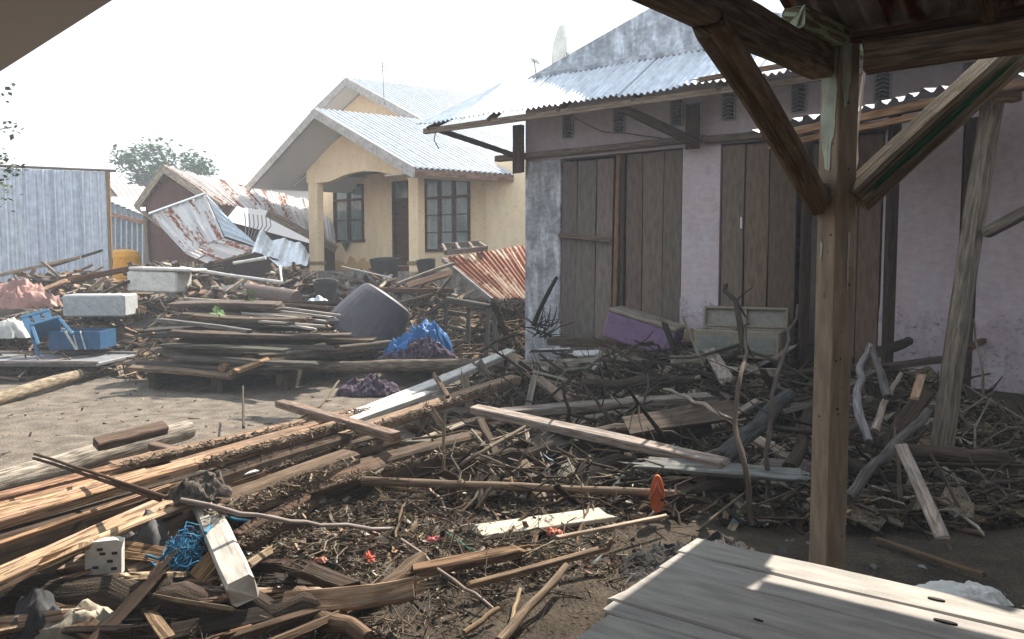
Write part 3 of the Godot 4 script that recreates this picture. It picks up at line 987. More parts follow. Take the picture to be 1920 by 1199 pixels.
	# upper roof behind: gable end at s = 3
	var bp = [-5.81, 6.57]
	for k in 6:
		m = Collector.new()
		var s0 = 2.7 + 0.95 * k; var s1 = 2.7 + 0.95 * (k + 1) + 0.03
		corrugated(m, Y(0.25, 3.52, s0), Y(0.25, 3.52, s1), Y(bp[0], bp[1] + 0.03, s0), Y(bp[0], bp[1] + 0.03, s1), 7, 0.026, shade(sh, 0.05))
		part("upper_roof_sheet", m.mesh(), "zinc", o)
		m = Collector.new()
		corrugated(m, Y(-7.25, 5.84, s1), Y(-7.25, 5.84, s0), Y(bp[0], bp[1] + 0.03, s1), Y(bp[0], bp[1] + 0.03, s0), 10, 0.014, shade(sh, 0.05))
		part("upper_roof_sheet", m.mesh(), "zinc", o)
	m = Collector.new()
	plate(m, [Y(-7.2, 3.9, 3.3), Y(-1.0, 3.9, 3.3), Y(-1.0, 4.0, 3.3), Y(bp[0], 6.42, 3.3), Y(-7.2, 5.74, 3.3)], Vector3(0, 0, 1), 0.15, Color(0.92, 0.87, 0.8))
	part("upper_gable", m.mesh(), "ochre_plaster", o)
	m = Collector.new()
	hexa(m, [Y(-7.3, 5.60, 2.66), Y(bp[0], 6.39, 2.66), Y(bp[0], 6.60, 2.66), Y(-7.3, 5.86, 2.66), Y(-7.3, 5.60, 2.7), Y(bp[0], 6.39, 2.7), Y(bp[0], 6.60, 2.7), Y(-7.3, 5.86, 2.7)], fascia)
	part("barge_board", m.mesh(), "worn_wood", o)
	m = Collector.new()
	hexa(m, [Y(bp[0] + 0.004, 6.39, 2.655), Y(0.2, 3.31, 2.655), Y(0.2, 3.56, 2.655), Y(bp[0] + 0.004, 6.60, 2.655), Y(bp[0] + 0.004, 6.39, 2.7), Y(0.2, 3.31, 2.7), Y(0.2, 3.56, 2.7), Y(bp[0] + 0.004, 6.60, 2.7)], fascia)
	part("barge_board", m.mesh(), "worn_wood", o)
	m = Collector.new()
	plate(m, [Y(-7.25, 5.72, 2.72), Y(-7.25, 5.72, 3.28), Y(bp[0], 6.46, 3.28), Y(bp[0], 6.46, 2.72)], Vector3(0.45, -0.89, 0), 0.02, Color(0.62, 0.62, 0.61))
	plate(m, [Y(0.1, 3.48, 3.28), Y(0.1, 3.48, 2.72), Y(bp[0], 6.46, 2.72), Y(bp[0], 6.46, 3.28)], Vector3(-0.45, -0.89, 0), 0.02, Color(0.62, 0.62, 0.61))
	part("soffit", m.mesh(), "plain", o)
	# scrap of green cloth hanging from the sill
	m = Collector.new()
	var cc = Color(0.06, 0.30, 0.14)
	var b0 = o.transform * Y(-5.88, 2.2, s - 0.09)
	var b1 = o.transform * Y(-5.52, 2.22, s - 0.09)
	var b2 = o.transform * Y(-5.66, 1.92, s - 0.10)
	var mid = (b0 + b1) / 2 + Vector3(0, -0.12, 0.06)
	m.tri(b0, b2, mid, Vector2(0, 0), Vector2(0.1, 0.3), Vector2(0.2, 0.1), cc)
	m.tri(mid, b2, b1, Vector2(0.2, 0.1), Vector2(0.1, 0.3), Vector2(0.4, 0), cc)
	m.tri(b0, mid, b1, Vector2(0, 0), Vector2(0.2, 0.1), Vector2(0.4, 0), cc)
	single("green_cloth", m, "curtain", "green rag hanging from the sill of the yellow house window", "rag")

func canopy():
	# timber canopy over the camera: post, two beams, braces, rafters and a corrugated roof
	var o = thing("timber_canopy", "rough timber canopy with braced post and dark sheet roof", "canopy", Vector3(1.37, 0, -3.4), TURN)
	var m := Collector.new()
	var turn = -0.383 - TURN + PI / 4
	var post = Node3D.new()
	# the post: brown left faces, grey-green right faces, patches of old pale green paint near its top
	var hw = 0.054
	var ax = Vector3(cos(turn), 0, -sin(turn)); var az = Vector3(sin(turn), 0, cos(turn))
	var rings = []
	var ys = [-0.05, 0.3, 0.55, 0.8, 1.05, 1.3, 1.55, 1.8, 2.05, 2.3, 2.56]
	for y in ys:
		var r = []
		for q in [[-1, 1, 0.1, 0], [1, 1, -0.1, 0], [1, 1, 0, -0.1], [1, -1, 0, 0.1], [1, -1, -0.1, 0], [-1, -1, 0.1, 0], [-1, -1, 0, 0.1], [-1, 1, 0, -0.1]]:
			r.append(ax * hw * (q[0] + q[2]) * (1 + rnd(-0.03, 0.03)) + az * hw * (q[1] + q[3]) * (1 + rnd(-0.03, 0.03)) + Vector3(0, y, 0))
		rings.append(r)
	var low := Collector.new()
	var high := Collector.new()
	for i in ys.size() - 1:
		for k in 8:
			var k2 = (k + 1) % 8
			var col = Color(0.36, 0.285, 0.215)
			var tgt = low
			var v0 = 0.11 + k * 0.17; var v1 = v0 + 0.3
			tgt.quad(rings[i][k], rings[i][k2], rings[i + 1][k2], rings[i + 1][k], Vector2(ys[i] / 1.6, v0), Vector2(ys[i] / 1.6, v1), Vector2(ys[i + 1] / 1.6, v1), Vector2(ys[i + 1] / 1.6, v0), col)
	var pp = part("post", low.mesh(), "worn_wood", o, "square timber post, with flakes of old pale green paint")
	# what is left of pale green paint: ragged flakes a hair proud of the faces
	var nl = -ax; var tl = az
	for q in [[nl, tl, 1.98, 2.56, 0.86, 0.0], [az, ax, 2.25, 2.5, 0.5, -0.4], [nl, tl, 1.84, 1.93, 0.35, 0.3], [nl, tl, 1.62, 1.70, 0.12, -0.4], [nl, tl, 1.45, 1.52, 0.14, 0.1], [az, ax, 1.0, 1.35, 0.16, -0.2], [az, ax, 1.5, 1.75, 0.12, 0.3], [nl, tl, 1.10, 1.17, 0.10, -0.1]]:
		m = Collector.new()
		var pl = []
		var mid2 = q[0] * (hw * 1.03 + 0.0015) + q[1] * hw * q[5]
		for i in 16:
			var f = i / 15.0
			var yy = lerpf(q[2], q[3], f)
			pl.append(mid2 - q[1] * hw * q[4] * rnd(0.72, 1.0) * (0.35 + 0.65 * smoothstep(0.0, 0.35, f)) + Vector3(0, yy + rnd(-0.02, 0.02), 0))
		for i in 16:
			var f = 1.0 - i / 15.0
			var yy = lerpf(q[2], q[3], f)
			pl.append(mid2 + q[1] * hw * q[4] * rnd(0.72, 1.0) * (0.3 + 0.7 * smoothstep(0.0, 0.5, f)) + Vector3(0, yy + rnd(-0.02, 0.02), 0))
		if (pl[31] - pl[0]).cross(Vector3.UP).dot(q[0]) < 0: pl.reverse()
		plate(m, pl, q[0], 0.001, Color(0.50, 0.56, 0.47))
		part("paint_flake", m.mesh(), "worn_wood", pp)
	m = Collector.new()
	for i in 20:   # old nail and worm holes: small dark pegs sunk into the face
		var y = rnd(0.4, 2.3)
		var f = rnd(-0.8, 0.8)
		var p = -ax * (hw + 0.001) + az * hw * f if rng.randf() < 0.6 else az * (hw + 0.001) + ax * hw * f
		var nn = -ax if p.dot(ax) < -hw * 0.95 else az
		tube(m, [p + Vector3(0, y, 0) - nn * 0.004, p + Vector3(0, y, 0) + nn * 0.001], rnd(0.0018, 0.0075), Color(0.02, 0.016, 0.014), 6)
	var nails = part("nails", m.mesh(), "plain", pp)
	nails.set_meta("kind", "stuff")
	# beams
	m = Collector.new()
	board(m, Vector3(0.10, 2.435, 0.03), Vector3(4.6, 2.45, 0.03), 0.12, 0.115, Color(0.30, 0.265, 0.235), 0, 0.01, 0.002, 14)
	part("beam", m.mesh(), "wood", o)
	m = Collector.new()
	board(m, Vector3(-0.06, 2.43, 0.06), Vector3(-0.06, 2.30, 2.9), 0.10, 0.125, Color(0.29, 0.265, 0.24), 0, 0.01, 0.003, 14)
	part("beam", m.mesh(), "wood", o)
	m = Collector.new()
	board(m, Vector3(-0.07, 2.535, 0.40), Vector3(0.03, 2.525, -0.22), 0.10, 0.085, Color(0.62, 0.64, 0.58), 0, 0.01, 0.002, 5)
	part("painted_plate", m.mesh(), "painted_wood", o, "pale green painted timber on top of the post")
	# braces
	m = Collector.new()
	board(m, Vector3(-0.07, 1.87, 0.03), Vector3(-0.06, 2.33, 1.22), 0.10, 0.115, Color(0.29, 0.255, 0.225), 0.5, 0.02, 0.008, 8)
	part("brace", m.mesh(), "wood", o)
	m = Collector.new()
	board(m, Vector3(0.06, 1.87, -0.03), Vector3(0.62, 2.50, -0.38), 0.12, 0.12, Color(0.29, 0.26, 0.215), 0.4, 0.02, 0.006, 8)
	var br = part("brace", m.mesh(), "wood", o, "diagonal brace with scraped green paint")
	m = Collector.new()
	for q in [[0.30, 0.60, 0.035], [0.45, 0.8, 0.02], [0.1, 0.25, 0.02]]:
		var pa = Vector3(0.06, 1.87, -0.03).lerp(Vector3(0.62, 2.50, -0.38), q[0]); var pb = Vector3(0.06, 1.87, -0.03).lerp(Vector3(0.62, 2.50, -0.38), q[1])
		board(m, pa + Vector3(0.03, -0.015, 0.06), pb + Vector3(0.03, -0.015, 0.06), q[2], 0.022, Color(0.05, 0.16, 0.11), 0.4, 0.06, 0.004, 6)
	part("paint_scrape", m.mesh(), "wood", br)
	# rafters, purlins and roof sheets
	for i in 6:
		m = Collector.new()
		var x = 0.55 + i * 0.8
		board(m, Vector3(x, 2.515, 0.12), Vector3(x, 3.40, 3.4), 0.06, 0.08, Color(0.18, 0.14, 0.115), 0, 0.01, 0.002, 6)
		part("rafter", m.mesh(), "wood", o)
	for i in 4:
		m = Collector.new()
		var z = 0.0 + i * 1.05
		board(m, Vector3(-0.14, 2.525 + 0.28 * z, z), Vector3(4.8, 2.525 + 0.28 * z, z), 0.05, 0.04, Color(0.18, 0.14, 0.115), 0, 0.01, 0.002, 8)
		part("purlin", m.mesh(), "wood", o)
	for i in 7:
		m = Collector.new()
		var x = -0.17 + i * 0.74
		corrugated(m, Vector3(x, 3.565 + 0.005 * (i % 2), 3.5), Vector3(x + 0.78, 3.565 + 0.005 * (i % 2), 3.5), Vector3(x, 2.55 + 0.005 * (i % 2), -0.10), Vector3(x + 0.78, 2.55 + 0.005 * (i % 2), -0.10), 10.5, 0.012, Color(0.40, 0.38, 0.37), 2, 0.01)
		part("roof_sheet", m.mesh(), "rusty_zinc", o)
	# other supports outside the view so that the roof is carried
	for q in [Vector3(4.5, 0, 0.03), Vector3(4.5, 0, 3.1), Vector3(1.2, 0, 4.6)]:
		m = Collector.new()
		board(m, q, q + Vector3(0, 2.45 + q.z * 0.27, 0), 0.11, 0.11, GREY_WOOD, 0, 0.01, 0.002, 5)
		part("post", m.mesh(), "wood", o)
	# the house the canopy belongs to: plank walls behind and to the right of the camera
	var hb = thing("plank_house", "plank-walled house behind the canopy, out of the picture", "house", Vector3(1.37, 0, -3.4), TURN)
	for w in [[Vector3(-3.2, 0, 5.2), Vector3(4.9, 0, 5.2)], [Vector3(4.9, 0, 5.2), Vector3(4.9, 0, -3.2)]]:
		var cnt = int((w[1] - w[0]).length() / 0.3)
		for i in cnt:
			m = Collector.new()
			var p = w[0].lerp(w[1], (i + 0.5) / cnt)
			var xx = (w[1] - w[0]).normalized() * 0.147
			plate(m, [p - xx + Vector3(0, -0.1, 0), p + xx + Vector3(0, -0.1, 0), p + xx + Vector3(0, 3.3, 0), p - xx + Vector3(0, 3.3, 0)], xx.normalized().cross(Vector3.UP), 0.03, shade(Color(0.15, 0.105, 0.08), 0.2))
			part("plank", m.mesh(), "wood", hb)
	# flex hanging beside the post
	m = Collector.new()
	var cpts = [Vector3(1.416, 2.751, -3.45), Vector3(1.45, 2.651, -3.48), Vector3(1.502, 2.563, -3.5), Vector3(1.515, 2.433, -3.5), Vector3(1.502, 2.276, -3.5), Vector3(1.488, 2.14, -3.5), Vector3(1.495, 2.049, -3.5), Vector3(1.483, 1.989, -3.5)]
	tube(m, cpts, 0.005, Color(0.58, 0.52, 0.50), 6)
	tube(m, [Vector3(1.516, 2.416, -3.52), Vector3(1.494, 2.223, -3.52), Vector3(1.492, 2.051, -3.52)], 0.003, Color(0.45, 0.38, 0.34), 5)
	single("electric_flex", m, "plain", "thin pale electric flex hanging from the roof beside the post", "cable")
	# eave of the neighbouring roof at the top left
	var n = thing("neighbour_roof", "edge of a plain metal roof hanging into the top left corner", "roof", Vector3(-1.58, 2.6, -3.115), -0.778)
	m = Collector.new()
	corrugated(m, Vector3(-4.0, 0.10, 3.0), Vector3(0.55, 0.10, 3.0), Vector3(-4.0, 0.006, 0), Vector3(0.55, 0.006, 0), 24, 0.008, Color(0.50, 0.50, 0.50), 2)
	part("roof_sheet", m.mesh(), "zinc", n)
	m = Collector.new()
	box(m, Vector3(-4.0, -0.02, -0.02), Vector3(0.55, 0.0, 3.0), Color(0.50, 0.50, 0.50))
	part("soffit", m.mesh(), "plain", n)
	for px in [[-3.6, 2.8], [0.4, 2.8], [-3.6, 0.3]]:
		m = Collector.new()
		board(m, Vector3(px[0], -2.6, px[1]), Vector3(px[0], -0.02, px[1]), 0.1, 0.1, GREY_WOOD, 0, 0.01, 0.002, 4)
		part("post", m.mesh(), "wood", n)
	# table of wide planks at the canopy's edge
	var t = thing("plank_table", "low grey table of wide worn planks under the canopy", "table", Vector3(1.37, 0, -3.4), TURN)
	var zz = [1.235, 1.385, 1.535, 1.80, 1.875, 2.10, 2.36, 2.6]
	var x0 = [-0.05, -0.04, -0.055, -0.03, 0.0, -0.04, -0.02]
	for i in zz.size() - 1:
		m = Collector.new()
		var zc = (zz[i] + zz[i + 1]) / 2
		var y = 0.732 - rnd(0, 0.004)
		board(m, Vector3(x0[i], y, zc), Vector3(2.3 + rnd(-0.03, 0.03), y, zc + rnd(-0.004, 0.004)), zz[i + 1] - zz[i] - 0.010, 0.035, shade(Color(0.43, 0.405, 0.375), 0.06), 0, 0.015, 0.0008, 12)
		part("plank", m.mesh(), "worn_wood", t)
	for q in [[0.62, 1.31, 0.02], [0.66, 1.44, 0.026], [0.30, 1.70, 0.012], [0.95, 1.62, 0.016], [0.47, 1.92, 0.01]]:
		m = Collector.new()
		var kn = []
		for i in 10: kn.append(Vector3(q[0] + cos(-TAU * i / 10.0) * q[2], 0.7505, q[1] + sin(-TAU * i / 10.0) * q[2] * 0.3))
		plate(m, kn, Vector3.UP, 0.004, Color(0.02, 0.017, 0.015))
		part("knot", m.mesh(), "plain", t)
	for q in [[0.12, 1.32], [2.1, 1.32], [0.12, 2.45], [2.1, 2.45]]:
		m = Collector.new()
		board(m, Vector3(q[0], -0.02, q[1]), Vector3(q[0], 0.70, q[1]), 0.08, 0.08, GREY_WOOD, 0, 0.005, 0.001, 3)
		part("leg", m.mesh(), "wood", t)
	for q in [0.12, 2.1]:
		m = Collector.new()
		board(m, Vector3(q, 0.672, 1.28), Vector3(q, 0.672, 2.55), 0.06, 0.07, GREY_WOOD, 0, 0.005, 0.001, 3)
		part("bearer", m.mesh(), "wood", t)

func awning():
	# low corrugated awning between the canopy and the lilac house, on a leaning post
	var o = thing("sheet_awning", "low corrugated awning with a ragged front edge on a leaning post", "awning", Vector3.ZERO)
	var a = Vector3(2.048, 2.739, -7); var b = Vector3(2.605, 2.792, -6.3); var c = Vector3(3.191, 2.862, -5.7); var d = Vector3(4.123, 2.955, -4.9)
	var back = Vector3(0.6, 0.18, -0.8) * 1.7
	var m := Collector.new()
	for q in [[a, b, 7], [b, c, 8], [c, d, 10]]:
		m = Collector.new()
		corrugated(m, q[0], q[1], q[0] + back, q[1] + back, q[2], 0.022, Color(0.5, 0.5, 0.52), 3, 0.02, 0.05)
		part("roof_sheet", m.mesh(), "zinc", o)
	var dn = Vector3(0.0, -0.075, -0.06)
	m = Collector.new()
	board(m, a.lerp(b, 0.38) + dn, c + dn + (c - b) * 0.2, 0.05, 0.06, Color(0.42, 0.28, 0.18), 0.1, 0.02, 0.004, 8)
	part("edge_batten", m.mesh(), "wood", o)
	m = Collector.new()
	board(m, a.lerp(b, 0.3) + dn * 2.1, c + dn * 2.0 - (c - b) * 0.1, 0.05, 0.05, Color(0.40, 0.27, 0.18), 0.0, 0.02, 0.005, 8)
	part("edge_batten", m.mesh(), "wood", o)
	m = Collector.new()
	board(m, c + dn * 0.9, d + dn, 0.08, 0.07, Color(0.24, 0.17, 0.12), 0, 0.02, 0.003, 6)
	part("edge_batten", m.mesh(), "wood", o)
	m = Collector.new()
	board(m, a + back + Vector3(0, -0.06, 0), d + back + Vector3(0, -0.06, 0), 0.06, 0.06, DARK_WOOD, 0, 0.02, 0.003, 6)
	part("rear_batten", m.mesh(), "wood", o)
	# leaning post, its cap block and a side brace
	var foot = Vector3(3.044, 0, -5.631); var top = Vector3(3.502, 2.781, -5.92)
	m = Collector.new()
	board(m, foot, top, 0.13, 0.115, Color(0.25, 0.235, 0.21), 0.55, 0.01, 0.004, 8)
	part("leaning_post", m.mesh(), "wood", o, "grey leaning timber post")
	m = Collector.new()
	board(m, top + Vector3(-0.05, 0.02, 0.06), top + Vector3(0.16, 0.03, 0.02), 0.08, 0.08, Color(0.36, 0.26, 0.18), 0, 0.01, 0.002, 3)
	part("cap_block", m.mesh(), "wood", o)
	m = Collector.new()
	board(m, Vector3(3.394, 1.821, -5.75), Vector3(3.741, 2.165, -5.2), 0.08, 0.08, Color(0.20, 0.19, 0.18), 0, 0.01, 0.004, 4)
	part("brace", m.mesh(), "wood", o)
	var post2 = Vector3(4.202, 2.89, -4.95)
	m = Collector.new()
	board(m, Vector3(post2.x, 0.0, post2.z), post2, 0.1, 0.1, DARK_WOOD, 0, 0.01, 0.002, 4)
	part("post", m.mesh(), "wood", o)
	for p in [a + back * 0.98, b + back * 0.98, d + back * 0.98]:
		m = Collector.new()
		board(m, Vector3(p.x, 0.0, p.z), p - Vector3(0, 0.1, 0), 0.09, 0.09, DARK_WOOD, 0, 0.01, 0.002, 4)
		part("post", m.mesh(), "wood", o)

func leaf_cluster(m: Collector, at: Vector3, n, spread: Vector3, size, col: Color, vary = 0.35):
	for i in n:
		var p = at + Vector3(rng.randfn(0, 0.4) * spread.x, rng.randfn(0, 0.4) * spread.y, rng.randfn(0, 0.4) * spread.z)
		var x = Vector3(rnd(-1, 1), rnd(-0.6, 0.5), rnd(-1, 1)).normalized()
		var y = x.cross(Vector3(rnd(-0.5, 0.5), 1, rnd(-0.5, 0.5))).normalized()
		var l = size * rnd(0.6, 1.3)
		var w = l * rnd(0.3, 0.45)
		var dip = Vector3(0, -l * 0.15, 0)
		var c = shade(col, vary)
		m.tri(p, p + x * l * 0.5 + y * w, p + x * l + dip, Vector2(0, 0), Vector2(0.5, 1), Vector2(1, 0), c)
		m.tri(p, p + x * l + dip, p + x * l * 0.5 - y * w, Vector2(0, 0), Vector2(1, 0), Vector2(0.5, 1), c)

func tree(called, label, foot: Vector3, h, crown: Vector3, lobes, leaves, col, lf = 0.22):
	var o = thing(called, label, "tree", foot)
	var m := Collector.new()
	var tips = []
	tube(m, [Vector3(0, -0.3, 0), Vector3(0.05, h * 0.3, 0.02), Vector3(-0.04, h * 0.6, 0), Vector3(0, h, 0)], [0.16, 0.13, 0.09, 0.03], Color(0.14, 0.11, 0.09), 8, 0.06)
	for i in lobes:
		var a = TAU * i / lobes + rnd(-0.4, 0.4)
		var r = rnd(0.35, 0.95)
		var tip = Vector3(cos(a) * crown.x * r, h + rnd(-0.8, 0.9) * crown.y * sqrt(1.05 - r * r * 0.8), sin(a) * crown.z * r)
		var start = Vector3(0, h * rnd(0.4, 0.85), 0)
		tube(m, [start, start.lerp(tip, 0.5) + Vector3(0, 0.12, 0), tip], [0.05, 0.03, 0.012], Color(0.14, 0.11, 0.09), 5)
		tips.append(tip)
		tips.append(start.lerp(tip, 0.65) + jit(0.2))
	part("trunk", m.mesh(), "bark", o)
	m = Collector.new()
	for t in tips: leaf_cluster(m, t, leaves, Vector3(crown.x, crown.y, crown.z) * 0.36, lf, col)
	part("crown", m.mesh(), "leaf", o)
	return o

func far_left():
	var m := Collector.new()
	# ----- zinc fence wall at the far left, sheet by sheet -----
	var o = thing("zinc_wall", "upright wall of silver zinc sheets at the left edge", "wall", Vector3.ZERO)
	var A = Vector3(-10.856, 1.547, -16); var B = Vector3(-8.616, 1.543, -17.2)
	var n = 5
	for i in n:
		m = Collector.new()
		var p = A.lerp(B, float(i) / n); var q = A.lerp(B, float(i + 1) / n + 0.004)
		p.y = 0.5; q.y = 0.5
		var hp = 3.53 + 0.004 * i
		corrugated(m, p, q, Vector3(p.x, hp, p.z), Vector3(q.x, hp, q.z), 3.6, 0.065, shade(Color(0.88, 0.92, 1.0), 0.04), 3, 0.02, 0.0, true)
		part("zinc_sheet", m.mesh(), "zinc", o)
	m = Collector.new()
	var hi = Vector3(B.x + 0.03, 0.6, B.z + 0.05)
	board(m, hi, hi + Vector3(0, 2.95, 0), 0.08, 0.06, Color(0.52, 0.40, 0.26), 0, 0.01, 0.002, 4)
	part("corner_post", m.mesh(), "wood", o)
	m = Collector.new()
	board(m, Vector3(A.x, 3.57, A.z - 0.05), Vector3(B.x + 0.15, 3.58, B.z - 0.05), 0.05, 0.05, Color(0.3, 0.28, 0.27), 0, 0.02, 0.002, 8)
	part("top_rail", m.mesh(), "wood", o)
	# ----- grey shed behind with a rusty strap of tin, red roof beyond -----
	o = thing("grey_shed", "low blue-grey sheet metal shed behind the zinc wall", "shed", Vector3(-10.137, 1.251, -21))
	m = Collector.new()
	var P = func(px, py, dd): return Vector3(px, py, dd)
	var s0 = Vector3(-10.5, 1.532, -20.5) - o.position; var s1 = Vector3(-9.922, 1.527, -22) - o.position; var s2 = Vector3(-10.439, 3.263, -20.5) - o.position; var s3 = Vector3(-9.88, 2.865, -22) - o.position
	corrugated(m, s0, s1, s2, s3, 9, 0.02, Color(0.38, 0.44, 0.52), 2)
	part("wall_sheet", m.mesh(), "zinc", o)
	m = Collector.new()
	board(m, Vector3(-10.32, 2.88, -20.4) - o.position, Vector3(-9.825, 2.681, -21.8) - o.position, 0.02, 0.10, Color(0.42, 0.28, 0.22), 0, 0.02, 0.002, 4)
	part("rusty_strap", m.mesh(), "wood", o)
	m = Collector.new()
	var r0 = Vector3(-11.474, 3.918, -22) - o.position; var r1 = Vector3(-11.04, 3.306, -23.5) - o.position
	corrugated(m, s2 + Vector3(0, 0.02, 0.1), s3 + Vector3(0, 0.02, 0.1), s2 + Vector3(0.2, 0.25, -2.5), s3 + Vector3(0.2, 0.25, -2.5), 9, 0.02, Color(0.7, 0.72, 0.75), 2)
	part("roof_sheet", m.mesh(), "zinc", o)
	o = thing("red_roof_house", "far house with a faded red roof behind the grey shed", "house", Vector3(-13.996, 1.869, -27))
	m = Collector.new()
	var q0 = Vector3(-13.62, 4.392, -27) - o.position; var q1 = Vector3(-13.073, 3.685, -27) - o.position
	corrugated(m, q1, q1 + Vector3(0.6, 0, -4), q0, q0 + Vector3(0.6, 0, -4), 12, 0.02, Color(0.34, 0.27, 0.27), 1)
	corrugated(m, q0 + Vector3(-3, -1.2, 0), q0, q0 + Vector3(-2.4, -1.2, -4), q0 + Vector3(0.6, 0, -4), 12, 0.0, Color(0.34, 0.27, 0.27), 1)
	part("roof", m.mesh(), "plain", o)
	m = Collector.new()
	plate(m, [q0 + Vector3(-3, -3.5, -0.1), Vector3(q1.x - 0.1, q0.y - 3.5, q0.z - 0.1), Vector3(q1.x - 0.1, q1.y - 0.05, q0.z - 0.1), q0 + Vector3(0, -0.08, -0.1), q0 + Vector3(-3, -1.25, -0.1)], Vector3(0, 0, 1), 0.2, Color(0.75, 0.6, 0.58))
	part("wall", m.mesh(), "lilac_plaster", o)
	# ----- orange plastic water tank -----
	o = thing("orange_tank", "bright orange plastic tank standing behind the rubble by the zinc wall", "tank", Vector3(-8.941, 1.342, -18.5))
	m = Collector.new()
	lathe(m, Vector3(0, -0.5, 0), Vector3.UP, [[0, 0.0], [0.0, 0.33], [0.05, 0.35], [0.35, 0.35], [0.37, 0.335], [0.42, 0.335], [0.44, 0.35], [0.92, 0.35], [1.03, 0.31], [1.08, 0.2], [1.1, 0.0]], Color(0.85, 0.40, 0.03), 26)
	part("body", m.mesh(), "plastic", o)
	# ----- wrecked house under a rusty roof -----
	o = thing("rusty_roof_house", "wrecked brown house sagging under a long rusty zinc roof", "house", Vector3(-7.543, 1.53, -21))
	var z = o.position
	var apex = Vector3(-8.6, 4.008, -20) - z; var ridge2 = Vector3(-6.992, 3.65, -21.6) - z; var ridge3 = Vector3(-5.219, 3.3, -23.2) - z
	var eave1 = Vector3(-6.853, 2.997, -18.9) - z; var eave2 = Vector3(-6.064, 2.934, -20) - z; var eave3 = Vector3(-4.646, 2.063, -21.2) - z
	var left1 = Vector3(-9.503, 3.068, -20.4) - z; var left2 = left1 + (ridge2 - apex)
	for k in 3:
		m = Collector.new()
		corrugated(m, eave1.lerp(eave2, k / 3.0), eave1.lerp(eave2, (k + 1) / 3.0), apex.lerp(ridge2, k / 3.0), apex.lerp(ridge2, (k + 1) / 3.0), 9, 0.016, shade(Color(0.92, 0.88, 0.86), 0.06), 3, 0.03)
		part("roof_sheet", m.mesh(), "rusty_zinc", o)
		m = Collector.new()
		corrugated(m, eave2.lerp(eave3, k / 3.0), eave2.lerp(eave3, (k + 1) / 3.0), ridge2.lerp(ridge3, k / 3.0), ridge2.lerp(ridge3, (k + 1) / 3.0), 9, 0.016, shade(Color(0.92, 0.88, 0.86), 0.06), 3, 0.05)
		part("roof_sheet", m.mesh(), "rusty_zinc", o)
	m = Collector.new()
	corrugated(m, left2, left1, ridge2, apex, 20, 0.016, Color(0.8, 0.75, 0.72), 2, 0.03)
	part("roof_sheet", m.mesh(), "rusty_zinc", o)
	for q in [[apex, left1, Color(0.62, 0.60, 0.52)], [apex, eave1, Color(0.66, 0.63, 0.58)]]:
		m = Collector.new()
		board(m, q[0] + Vector3(0, -0.06, 0.06), q[1] + Vector3(0, -0.06, 0.06), 0.04, 0.2, q[2], 0, 0.02, 0.002, 4)
		part("barge_board", m.mesh(), "wood", o)
	m = Collector.new()
	board(m, eave2 + Vector3(0, -0.08, 0.05), eave3 + Vector3(0, -0.08, 0.05), 0.04, 0.2, Color(0.55, 0.50, 0.42), 0, 0.03, 0.002, 4)
	part("eave_board", m.mesh(), "wood", o)
	m = Collector.new()
	var w0 = Vector3(-9.237, 1.533, -20.3) - z; var w1 = Vector3(-7.124, 1.536, -19.4) - z
	plate(m, [w0 + Vector3(0, -1, 0), w1 + Vector3(0, -1, 0), Vector3(w1.x, eave1.y - 0.1, w1.z), apex + Vector3(0, -0.25, -0.15), Vector3(w0.x, left1.y + 0.12, w0.z)], (w1 - w0).cross(Vector3.UP).normalized(), 0.1, Color(0.30, 0.19, 0.155))
	part("wall", m.mesh(), "stained_plaster", o)
	m = Collector.new()
	board(m, Vector3(-9.201, 2.921, -20.2) - z, Vector3(-9.164, 1.533, -20.2) - z, 0.09, 0.09, Color(0.5, 0.43, 0.32), 0, 0.02, 0.004, 4)
	part("post", m.mesh(), "wood", o)
	m = Collector.new()
	board(m, left1 + Vector3(0.02, -0.05, 0.1), Vector3(-8.663, 2.517, -19.8) - z, 0.04, 0.05, Color(0.55, 0.5, 0.42), 0, 0.02, 0.004, 3)
	part("rail", m.mesh(), "wood", o)
	# long side wall in shade under the eave with sprung battens
	m = Collector.new()
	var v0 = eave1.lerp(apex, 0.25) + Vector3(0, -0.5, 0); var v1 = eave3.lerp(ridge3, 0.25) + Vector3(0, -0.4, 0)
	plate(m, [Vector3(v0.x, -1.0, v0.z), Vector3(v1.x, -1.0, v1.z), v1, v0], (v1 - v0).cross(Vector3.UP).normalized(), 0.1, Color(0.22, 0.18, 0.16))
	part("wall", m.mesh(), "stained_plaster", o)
	for k in 7:
		m = Collector.new()
		var xx = 455.0 + k * 7
		var st = eave2.lerp(eave1, 0.5 - k * 0.09) + Vector3(0, -0.15, 0.0)
		tube(m, [st, st + Vector3(0.05, -0.25, 0.1), st + Vector3(0.12 - 0.05 * k, -0.62, 0.35)], 0.014, Color(0.30, 0.27, 0.25), 5)
		part("sprung_batten", m.mesh(), "plain", o)
	# ----- folded zinc sheet leaning on it -----
	o = thing("folded_roof_sheet", "folded rust-streaked zinc roof sheet leaning on the wrecked house", "roof sheet", Vector3(-6.501, 1.611, -17))
	z = o.position
	var TL = Vector3(-8.117, 2.706, -18) - z; var TR = Vector3(-6.968, 3.181, -18.3) - z; var FR = Vector3(-6.306, 2.171, -17.6) - z; var FL = Vector3(-7.069, 1.852, -17.3) - z; var OL = Vector3(-6.337, 1.611, -16.6) - z; var OR = Vector3(-5.321, 1.902, -16.9) - z
	m = Collector.new()
	corrugated(m, TR, TL, FR, FL, 9, 0.014, Color(0.95, 0.95, 0.96), 4, 0.03)
	part("upper_half", m.mesh(), "rusty_zinc", o)
	m = Collector.new()
	corrugated(m, FR, FL, OR, OL, 9, 0.014, Color(0.9, 0.86, 0.84), 4, 0.03)
	part("lower_half", m.mesh(), "rusty_zinc", o)
	m = Collector.new()
